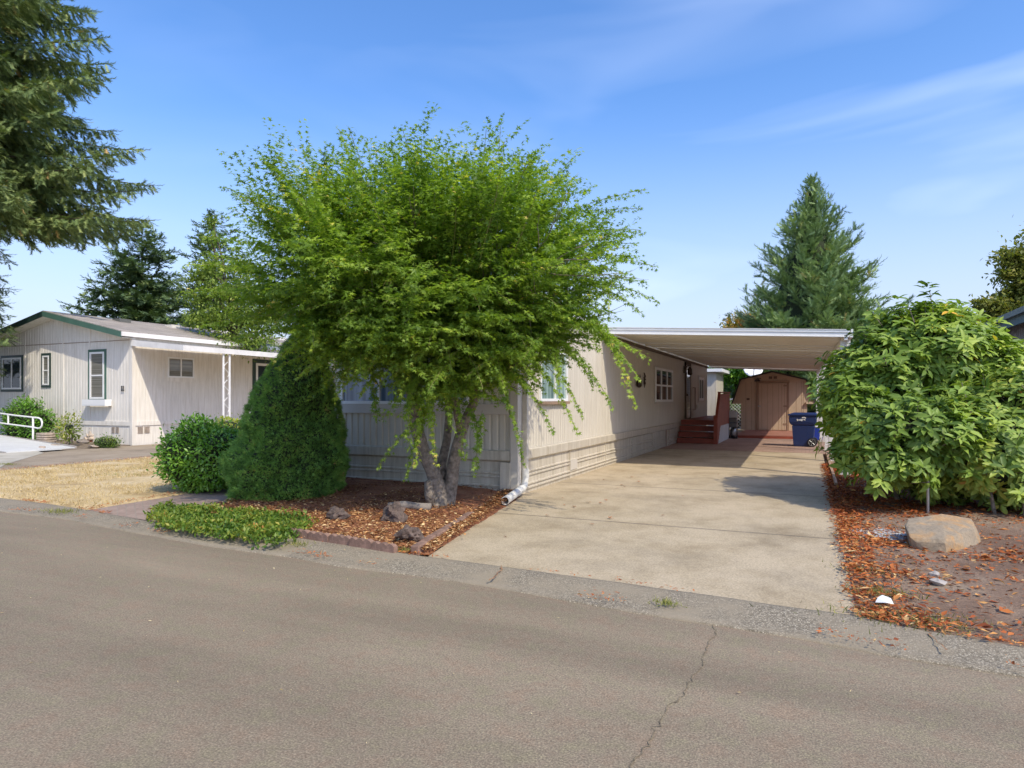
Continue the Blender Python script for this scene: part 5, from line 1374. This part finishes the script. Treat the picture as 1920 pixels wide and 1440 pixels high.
P = np.column_stack([rng.uniform(-11, 2.5, 260), rng.uniform(1.6, 5.2, 260)]); P = P[P[:, 1] < np.interp(P[:, 0], [p[0] for p in outer], [p[1] for p in outer])]
litter('road_debris', 'sparse dry leaf bits and straw scattered on the asphalt', P, .004, 'straw', .016)
# weedy tufts
cl_ = []
for (x, y, r_, n_) in ((.62, 5.25, .2, 500), (.5, 5.9, .10, 250), (.45, 6.6, .1, 200), (-.95, 4.93, .05, 110), (-9.2, 5.62, .12, 260), (-11.6, 5.75, .12, 200), (-12.5, 8.9, .3, 200), (-13.2, 9.9, .35, 260), (-16.9, 9.2, .12, 150), (-3.75, 5.6, .06, 120), (-4.85, 5.35, .08, 120)):
    cl_.append(np.array([x, y]) + rnd(n_, 2) * r_ * np.array([1.3, .6]))
blades('weeds', 'small weedy grass tufts in the gutter and at the bed corners', 'weeds', np.concatenate(cl_), .035, .045, 'grass', .007, .7)
# grey gravel spill beside the boulder
gx = gnd(1668, 1012)
P = np.array(gx) + rnd(2600, 2) * np.array([.17, .19]); 
PEB = (np.array([(-.5, 0, 0), (0, -.45, .1), (.5, 0, 0), (0, .45, .1), (0, 0, .4)]), np.array([(0, 1, 4), (1, 2, 4), (2, 3, 4), (3, 0, 4)]))
LM['pebble'] = leafmat('pebble', [(0, (.16, .16, .17)), (.6, (.36, .34, .31)), (1, (.68, .66, .62))], .8, .0, 1, .3)
gr = npmesh('gravel', [inst(*PEB, np.column_stack([P, hz_at(P) + .004]), np.column_stack([rnd(len(P), 2), np.zeros(len(P))]), np.tile(Zv, (len(P), 1)), .018 * rng.uniform(.5, 1.3, len(P)), 0)], [LM['pebble']])
tag(gr, 'small patch of grey gravel spilled left of the boulder', 'gravel', kind='stuff')

# ================================================================== OBJECTS
def hull_rock(name, label, pts, mat, loc, sub=2, amp=.02, freq=6, group=None, cat='rock', smooth=False):
    import bmesh
    bm = bmesh.new()
    for p in pts: bm.verts.new(p)
    res = bmesh.ops.convex_hull(bm, input=bm.verts)
    bmesh.ops.delete(bm, geom=[g for g in res['geom_interior'] if isinstance(g, bmesh.types.BMVert)], context='VERTS')
    bmesh.ops.triangulate(bm, faces=bm.faces)
    bmesh.ops.subdivide_edges(bm, edges=bm.edges, cuts=sub * 2 + 1, use_grid_fill=True)
    bmesh.ops.smooth_vert(bm, verts=bm.verts, factor=.3, use_axis_x=True, use_axis_y=True, use_axis_z=True)
    for v in bm.verts:
        k = amp * mnoise.noise(v.co * freq + Vector(loc)) + amp * .5 * mnoise.noise(v.co * freq * 2.7 + Vector(loc)); v.co += v.co.normalized() * k
    me = bpy.data.meshes.new(name); bm.to_mesh(me); bm.free(); me.materials.append(M[mat])
    if smooth: me.polygons.foreach_set('use_smooth', [True] * len(me.polygons))
    o = bpy.data.objects.new(name, me); COL.objects.link(o); o.location = loc
    return tag(o, label, cat, group)
# boulder
def boulder_mat():
    m, nt, b = newmat('sandstone'); v = coords(nt)
    c = ramp(nt, noise(nt, v, 3.2, 6, .65, .5), [(.3, (.22, .18, .13)), (.48, (.31, .245, .165)), (.62, (.42, .25, .11)), (.8, (.46, .37, .26))])
    n2 = noise(nt, v, 40, 5, .7)
    nt.links.new(mixn(nt, c, ramp(nt, n2, [(.3, .72), (.7, 1.2)]), 1.0, 'MULTIPLY'), b.inputs['Base Color'])
    b.inputs['Roughness'].default_value = .9; bump(nt, b, n2, .6, .01); return m
M['sandstone'] = boulder_mat()
bc = at(1768, 1040, 6.85)
def bl(u, v, s): q = at(u, v, s); return (q.x - bc.x, q.y - bc.y, q.z)
bpts = [bl(1696, 985, 6.95), (bl(1702, 972, 7.1)), bl(1765, 962, 7.3), bl(1822, 972, 7.2), bl(1830, 990, 6.95), bl(1772, 1012, 6.5), bl(1706, 1008, 6.6),
        bl(1712, 1040, 6.65), bl(1775, 1046, 6.5), bl(1838, 1038, 6.8), bl(1842, 1020, 7.0)]
bpts += [(x * .95, y + .28, -.05) for x, y, z in bpts[7:10]] + [(x, y, -.06) for x, y, z in bpts[7:10]] + [bl(1835, 1000, 7.35), bl(1700, 1000, 7.3)]
hull_rock('boulder', 'large tan sandstone boulder with a flat sloping top on the leafy soil', bpts, 'sandstone', (bc.x, bc.y, 0), 2, .010, 7)
def lump(sx, sy, sz, n=26, seed=1):
    r = random.Random(seed); out = []
    for _ in range(n):
        d = Vector((r.gauss(0, 1), r.gauss(0, 1), r.gauss(0, 1))).normalized(); k = r.uniform(.8, 1)
        out.append((d.x * sx * k, d.y * sy * k, d.z * sz * k))
    return out
for u, v, sx, sy, sz, seed, nm_, lb in ((632, 973, .18, .12, .09, 3, 'lava_rock', 'long low grey lava rock nearest the dwarf spruce in the mulch bed'), (735, 975, .21, .16, .135, 4, 'lava_rock', 'largest reddish lava rock just left of the maple trunk'), (768, 1012, .17, .13, .10, 5, 'lava_rock', 'knobbly brown lava rock close to the front corner of the edging')):
    g_ = gnd(u, v, .08)
    hull_rock(nm_, lb, lump(sx, sy, sz, 30, seed), 'lava', (g_[0], g_[1], .08 + sz * .55), 2, .07, 9, 'lava rocks in the mulch bed')
for (u, v, w, h, sd, lb) in ((1750, 1078, .06, .05, 8, 'small pale stone with a pointed top, upper one of the pair below the boulder'), (1758, 1095, .09, .05, 9, 'flat pale stone, lower one of the pair below the boulder')):
    g_ = gnd(u, v + 4, .04); hull_rock('pale_stone', lb, lump(w, w * .7, h, 14, sd), 'palerock', (g_[0], g_[1], .05 + h * .3), 1, .012, 12, 'pale stones below the boulder')
g_ = gnd(1655, 1136, .03)
pt = MB(); pt.add([(-.05, -.02, 0), (.02, -.04, .012), (.07, -.01, 0), (.055, .03, .03), (.0, .04, .045), (-.03, .015, .03)], [(0, 1, 5), (1, 4, 5), (1, 2, 3), (1, 3, 4)])
pc = pt.build('paper_scrap', 'white'); pc.location = (g_[0], g_[1], .055); tag(pc, 'crumpled white scrap of paper lying in red leaves by the driveway corner', 'litter')
# weathered log behind the trunk
lg = MB(); a_, b_ = Vector((*gnd(728, 950, .12), .13)), Vector((*gnd(808, 955, .1), .13))
lg.tube([a_, a_.lerp(b_, .35) + Vector((0, .02, .015)), a_.lerp(b_, .7), b_], [.045, .055, .052, .05], 10)
lo_ = lg.build('weathered_log', 'log', smooth=True); tag(lo_, 'short weathered grey log lying in the mulch left of the maple trunk', 'log')

# scalloped concrete edging along the bed, one unit copied
def scallop():
    mb = MB(); n_ = 16; L = .30; top = []
    for i in range(n_ + 1):
        x = i / n_ * L; top.append((x, .075 + .022 * abs(math.sin(math.pi * x / .10))))
    vs = []; fs = []
    for x, z in top: vs += [(x, -.03, -.05), (x, .03, -.05), (x, .03, z), (x, .0, z + .008), (x, -.03, z)]
    for i in range(n_):
        for j in range(5): fs.append((i * 5 + j, i * 5 + (j + 1) % 5, (i + 1) * 5 + (j + 1) % 5, (i + 1) * 5 + j))
    fs += [(0, 1, 2, 3, 4), tuple(n_ * 5 + j for j in range(5))[::-1]]
    return mb.add(vs, fs)
def place_row(proto, a, b, L, labels):
    a, b = Vector((*a, 0)), Vector((*b, 0)); d = (b - a); n_ = int(d.length / L); d.normalize(); rz = math.atan2(d.y, d.x)
    for i in range(n_):
        o = proto if i == 0 else proto.copy()
        if i: COL.objects.link(o)
        p = a + d * (i * L)
        o.location = (p.x, p.y + random.gauss(0, .006), (.03 if L > .3 else .048) + random.gauss(0, .004)); o.rotation_euler = (random.gauss(0, .03), 0, rz + random.gauss(0, .025))
        o['label'] = labels(i, n_)
ordw = ['first', 'second', 'third', 'fourth', 'fifth', 'sixth', 'seventh', 'eighth', 'ninth', 'tenth', 'eleventh', 'twelfth', 'thirteenth', 'fourteenth', 'fifteenth', 'sixteenth']
e0 = gnd(545, 1003, .05); e1 = gnd(783, 1040, .05)
pr_ = scallop().build('scalloped_edging', 'edging'); tag(pr_, 'x', 'edging', 'scalloped edging units along the curb')
place_row(pr_, e0, e1, .306, lambda i, n_: ordw[i] + ' scalloped red edging unit along the curb, counted from the ground cover')
pr2 = MB().box(0, .28, -.045, .045, -.05, .055).build('edging_brick', 'edging', bevel=.012); tag(pr2, 'x', 'edging', 'worn edging bricks between mulch bed and driveway')
place_row(pr2, (e1[0] - .10, e1[1] + .10), (-4.22, 8.75), .29, lambda i, n_: ordw[i] + ' worn red edging brick from the street between mulch and driveway')
bd = MB().box(.40, .445, 12.75, 20.3, -.02, .10).build('edging_board', 'shedtrim'); tag(bd, 'long brown timber board edging the driveway beside the carport posts', 'edging')
sg_ = gnd(1740, 963, .04)
sp_ = MB().tube([(sg_[0], sg_[1], -.05), (sg_[0], sg_[1], .62)], .018, 10).build('metal_stake', 'steel'); tag(sp_, 'thin metal stake standing in the soil beneath the rhododendron', 'stake')
# terracotta pot
pg = gnd(1600, 850); tp_ = thing('terracotta_pot', 'orange terracotta pot in the shade behind the carport post and rhododendron', 'pot', (pg[0], pg[1], 0))
MB().lathe((pg[0], pg[1], .02), [(.13, 0), (.19, .28), (.22, .28), (.225, .36), (.19, .36), (.17, .28)], 20).build('pot_body', 'terra', tp_)
# fallen leaves on driveway and road
def dead_leaf():
    mb = MB(); v, f = STAR; mb.add([(x * .075, y * .075, .012 + abs(y) * .02) for x, y, z in v], [tuple(q) for q in f]); return mb
M['deadleaf'] = pmat('dead_leaf', (0.38, 0.17, 0.07), 0.8, 0.4, 20, 60, 0.2)
dl_ = dead_leaf().build('fallen_leaf', 'deadleaf'); tag(dl_, 'single dry brown maple leaf lying on the bare concrete driveway', 'leaf', 'scattered leaves on the driveway')
spots = [(1157, 916), (1163, 911), (1170, 914), (1130, 900), (1123, 945), (1105, 944), (1080, 952), (1136, 940), (1053, 934), (1025, 968), (1240, 968), (1182, 895), (1060, 948), (1250, 892), (1330, 858), (1302, 864), (1415, 871), (1140, 973), (1110, 985), (1560, 1020), (1345, 890), (1280, 930), (950, 1008), (1200, 905)]
for i, (u, v) in enumerate(spots):
    o = dl_ if i == 0 else dl_.copy()
    if i: COL.objects.link(o)
    g_ = gnd(u, v, .02); o.location = (g_[0], g_[1], .024); o.rotation_euler = (random.gauss(0, .15), random.gauss(0, .15), random.uniform(0, 6)); k = random.uniform(.5, 1.15); o.scale = (k, k, k)

# ---- blue wheeled bin
bn = thing('wheeled_bin', 'dark blue wheeled rubbish bin with white lettering standing before the shed', 'bin', (*gnd(1507, 838), 0), rz=R(-3))
bn.location.z = .024
def taper(mb, x0, x1, y0, y1, z0, X0, X1, Y0, Y1, z1):
    return mb.add([(x0, y0, z0), (x1, y0, z0), (x1, y1, z0), (x0, y1, z0), (X0, Y0, z1), (X1, Y0, z1), (X1, Y1, z1), (X0, Y1, z1)],
                  [(0, 3, 2, 1), (4, 5, 6, 7), (0, 1, 5, 4), (1, 2, 6, 5), (2, 3, 7, 6), (3, 0, 4, 7)])
b_ = MB(); taper(b_, -.28, .27, -.25, .25, 0.0, -.33, .33, -.29, .29, .68)
bb_ = b_.build('bin_body', 'bluebin', bn, bevel=.02, local=True)
b_ = MB(); taper(b_, -.34, .34, -.295, .295, .685, -.41, .37, -.32, .32, .76); taper(b_, -.41, .37, -.32, .32, .762, -.42, .38, -.33, .33, .985); b_.build('bin_collar', 'bluebin', bn, bevel=.015, local=True)
b_ = MB(); taper(b_, -.29, .12, -.262, -.252, .05, -.33, .15, -.298, -.29, .66); b_.build('side_panel', 'bluebin', bb_, local=True, bevel=.004)
b_ = MB(); taper(b_, -.45, .41, -.36, .36, .99, -.45, .41, -.36, .36, 1.035); taper(b_, -.43, .39, -.34, .34, 1.037, -.30, .36, -.26, .26, 1.085)
b_.build('lid', 'bluebin', bn, bevel=.014, local=True)
b_ = MB(); b_.tube([(.40, -.28, 1.0), (.47, -.28, 1.06), (.47, .28, 1.06), (.40, .28, 1.0)], .016, 8); b_.build('handle', 'black', bn, local=True)
for sy in (-1, 1):
    w_ = MB(); yc = sy * .305
    w_.tube([(.26, yc - .028, .145), (.26, yc + .028, .145)], .145, 28)
    wo = w_.build('wheel', 'black', bn, local=True, bevel=.012)
    rm = MB(); ring_pts = [(.26 + .105 * math.cos(t), yc + sy * .030, .145 + .105 * math.sin(t)) for t in [k / 28 * 6.2832 for k in range(28)]]
    rm.tube(ring_pts, .007, 5, closed=True)
    for k in range(6):
        t = k / 6 * 6.2832 + .3; rm.tube([(.26 + .02 * math.cos(t), yc + sy * .031, .145 + .02 * math.sin(t)), (.26 + .1 * math.cos(t), yc + sy * .031, .145 + .1 * math.sin(t))], .006, 4)
    rm.build('rim', 'steel', wo, local=True)
MB().tube([(.26, -.3, .145), (.26, .3, .145)], .012, 8).build('axle', 'steel', bn, local=True)
tx = bpy.data.curves.new('lettering', 'FONT'); tx.body = 'Sanipac'; tx.size = .085; tx.extrude = .002; tx.offset = .004; tx.align_x = 'CENTER'
to = bpy.data.objects.new('lettering_curve', tx); COL.objects.link(to)
dg = bpy.context.evaluated_depsgraph_get(); me = bpy.data.meshes.new_from_object(to.evaluated_get(dg)); bpy.data.objects.remove(to)
me.materials.clear(); me.materials.append(M['white'])
lo2 = bpy.data.objects.new('lettering', me); COL.objects.link(lo2); lo2.parent = bn; lo2.location = (-.055, -.331, .835); lo2.rotation_euler = (R(88), R(-6), 0)
lm = MB()
for k, (x, z, r_) in enumerate(((-.01, .93, .028), (.03, .94, .03), (.065, .925, .026))):
    lm.add([(x + r_ * math.cos(t), -.336, z + r_ * math.sin(t) * .8) for t in [q / 7 * 6.2832 for q in range(7)]], [tuple(range(7))])
lm.build('emblem', 'white', bn, local=True)
bk = thing('recycling_box', 'bright blue plastic box half hidden behind the wheeled bin', 'box', (*gnd(1533, 826), 0))
b_ = MB(); taper(b_, -.16, .16, -.2, .2, .02, -.2, .2, -.24, .24, .50); b_.build('box_body', 'brightblue', bk, local=True, bevel=.01)
MB().box(-.22, .22, -.26, .26, .502, .54).build('box_lid', 'white', bk, local=True, bevel=.008)

# ---- grill beside the stairs
gl = thing('gas_grill', 'grey gas barbecue grill with propane tank between red railing and shed', 'grill', (*gnd(1374, 823), 0.02))
gp = root_loc(gl)
MB().box(-.17, .17, -.24, .24, .44, .62).box(-.16, .16, -.23, .23, .64, .80).build('firebox', 'gray', gl, local=True, bevel=.01)
gm = MB(); pts = [(-.18, .81), (.18, .81), (.18, .95), (.12, 1.05), (0, 1.09), (-.12, 1.05), (-.18, .95)]
gm.prism([(x, -.24, z) for x, z in pts], (0, .48, 0)); gm.build('hood', 'steel', gl, local=True, bevel=.01)
MB().box(-.46, -.19, -.22, .22, .74, .77).build('side_shelf', 'black', gl, local=True)
MB().lathe((-.30, 0, .77), [(.04, 0), (.05, .10), (.03, .14)], 10).build('condiment_jar', 'white', gl, local=True)
MB().lathe((.03, 0, .06), [(.10, 0), (.13, .04), (.13, .26), (.09, .34), (.04, .37)], 18).build('propane_tank', 'steel', gl, local=True, smooth=True)
for sx in (-.16, .15):
    for sy in (-.2, .2): MB().tube([(sx, sy, 0), (sx, sy, .44)], .014, 6).build('leg', 'black', gl, local=True)
MB().box(-.22, .18, -.24, .24, .02, .055).build('base_shelf', 'black', gl, local=True)
for sy in (-.24, .24): MB().tube([(-.2, sy - .02, .07), (-.2, sy + .02, .07)], .07, 16).build('wheel', 'black', gl, local=True)

# ---- house 11 ramp, rail, bench, statue, stones
rp = thing('wheelchair_ramp', 'pale grey plank ramp rising left toward the door of house 11', 'ramp', (-21, 12, 0))
ra, rb_, rc, rd = gnd(8, 861), gnd(74, 846), gnd(62, 838), (-28.5, 13.6)
mb = MB(); x0, x1 = -20.6, -29.0
k = 0; x = x0
while x > x1:
    z = .06 + (x0 - x) * .075; z2 = .06 + (x0 - x + .14) * .075; yl = 11.15 + (x0 - x) * .02; yh = 13.05
    mb.add([(x, yl, z), (x - .135, yl, z2), (x - .135, yh, z2), (x, yh, z), (x, yl, z - .04), (x - .135, yl, z2 - .04), (x - .135, yh, z2 - .04), (x, yh, z - .04)], [(0, 1, 2, 3), (7, 6, 5, 4), (0, 4, 5, 1), (1, 5, 6, 2), (2, 6, 7, 3), (3, 7, 4, 0)])
    x -= .142
mb.build('ramp_board', 'ramp', rp)
MB().prism([(x0, 13.06, .0), (x1, 13.06, .0), (x1, 13.06, .66), (x0, 13.06, .10)], (0, .05, 0)).prism([(x0, 11.1, .0), (x1, 11.1, .0), (x1, 11.1, .60), (x0, 11.1, .055)], (0, .04, 0)).build('ramp_side', 'palerock', rp)
rl = thing('ramp_rail', 'white tubular handrail with rounded end beside the ramp of house 11', 'railing', (-22.5, 13.2, 0))
RY = 13.2
def RP(u, v): x, z = onY(u, v, RY); return (x, RY, z)
loop = [RP(-60, 769), RP(0, 775), RP(30, 779), RP(62, 782.5), RP(72, 783.5), RP(77, 786), RP(79, 792), RP(78.5, 798), RP(76, 802), RP(71, 803), RP(62, 801), RP(30, 797), RP(0, 793), RP(-60, 786)]
MB().tube(loop, .026, 8).build('handrail', 'white', rl, smooth=True)
pa = RP(62, 783); mb = MB(); mb.tube([(pa[0], RY, .05), pa], .030, 8); mb.build('post', 'white', rl)
mb = MB(); mb.tube([RP(15.5, 796), RP(15.5, 778)], .026, 8); mb.build('post', 'white', rl)
sheet('ramp_pad', [gnd(0, 879), gnd(12, 872), gnd(82, 851), gnd(68, 847), (-21.5, 11.1), (-22.5, 9.8)], .030, 'pad')
fs_t = thing('flagstone_stack', 'stack of rough flat tan stones at the foot of the dark shrub by the ramp', 'stone stack', (*gnd(86, 838), 0.05))
for i in range(5):
    z = .045 + i * .075; w = .30 + random.uniform(-.02, .03)
    mb = MB(); n_ = 14; poly = [(w * (1.05 if abs(math.cos(t)) > .7 else .9) * math.copysign(abs(math.cos(t)) ** .5, math.cos(t)) + random.gauss(0, .012), .2 * math.copysign(abs(math.sin(t)) ** .5, math.sin(t)), z) for t in [k / n_ * 6.2832 for k in range(n_)]]
    mb.prism(poly, (0, 0, .058)); mb.build('flagstone', 'flag', fs_t, local=True, bevel=.008)
for u, v, w, h, sd, lb in ((100, 838, .34, .06, 21, 'long flat tan stone lying in front of the flagstone stack'), (78, 841, .25, .06, 22, 'short flat grey stone at the left foot of the flagstone stack'), (155, 832, .38, .12, 23, 'low dark rounded rock between the yellow plant and the statue'), (175, 838, .3, .06, 24, 'pale flat stone in front of the garden statue'), (229, 830, .20, .15, 25, 'round brown rock at the corner post of house 11')):
    g_ = gnd(u, v, .06); hull_rock('garden_rock', lb, lump(w, w * .5, h, 20, sd), 'flag' if sd != 23 else 'log', (g_[0], g_[1], .06 + h * .4), 1, .02, 5, 'stones in the bed of house 11')
sg = gnd(174, 829, .06)
stt = thing('garden_statue', 'small pale cast stone statue of a seated hooded figure in the bed of house 11', 'statue', (sg[0], sg[1], .06))
mb = MB(); mb.lathe((0, 0, 0), [(.16, 0), (.17, .05), (.15, .07)], 14); mb.build('plinth', 'terra', stt, local=True)
mb = MB(); mb.lathe((0, 0, .07), [(.15, 0), (.20, .05), (.21, .12), (.16, .20), (.145, .26), (.12, .33), (.085, .37), (.095, .42), (.08, .49), (.035, .57), (.008, .62)], 16, 1.0, .8)
for sx in (-1, 1):
    mb.tube([(sx * .13, 0, .36), (sx * .17, -.08, .25), (sx * .04, -.16, .22)], [.045, .04, .03], 8)
    mb.tube([(sx * .10, -.04, .12), (sx * .17, -.15, .14), (sx * .03, -.18, .10)], [.07, .055, .04], 8)
mb.lathe((0, -.065, .45), [(.03, 0), (.045, .035), (.03, .075)], 10)
mb.build('figure', 'statue', stt, local=True, smooth=True)
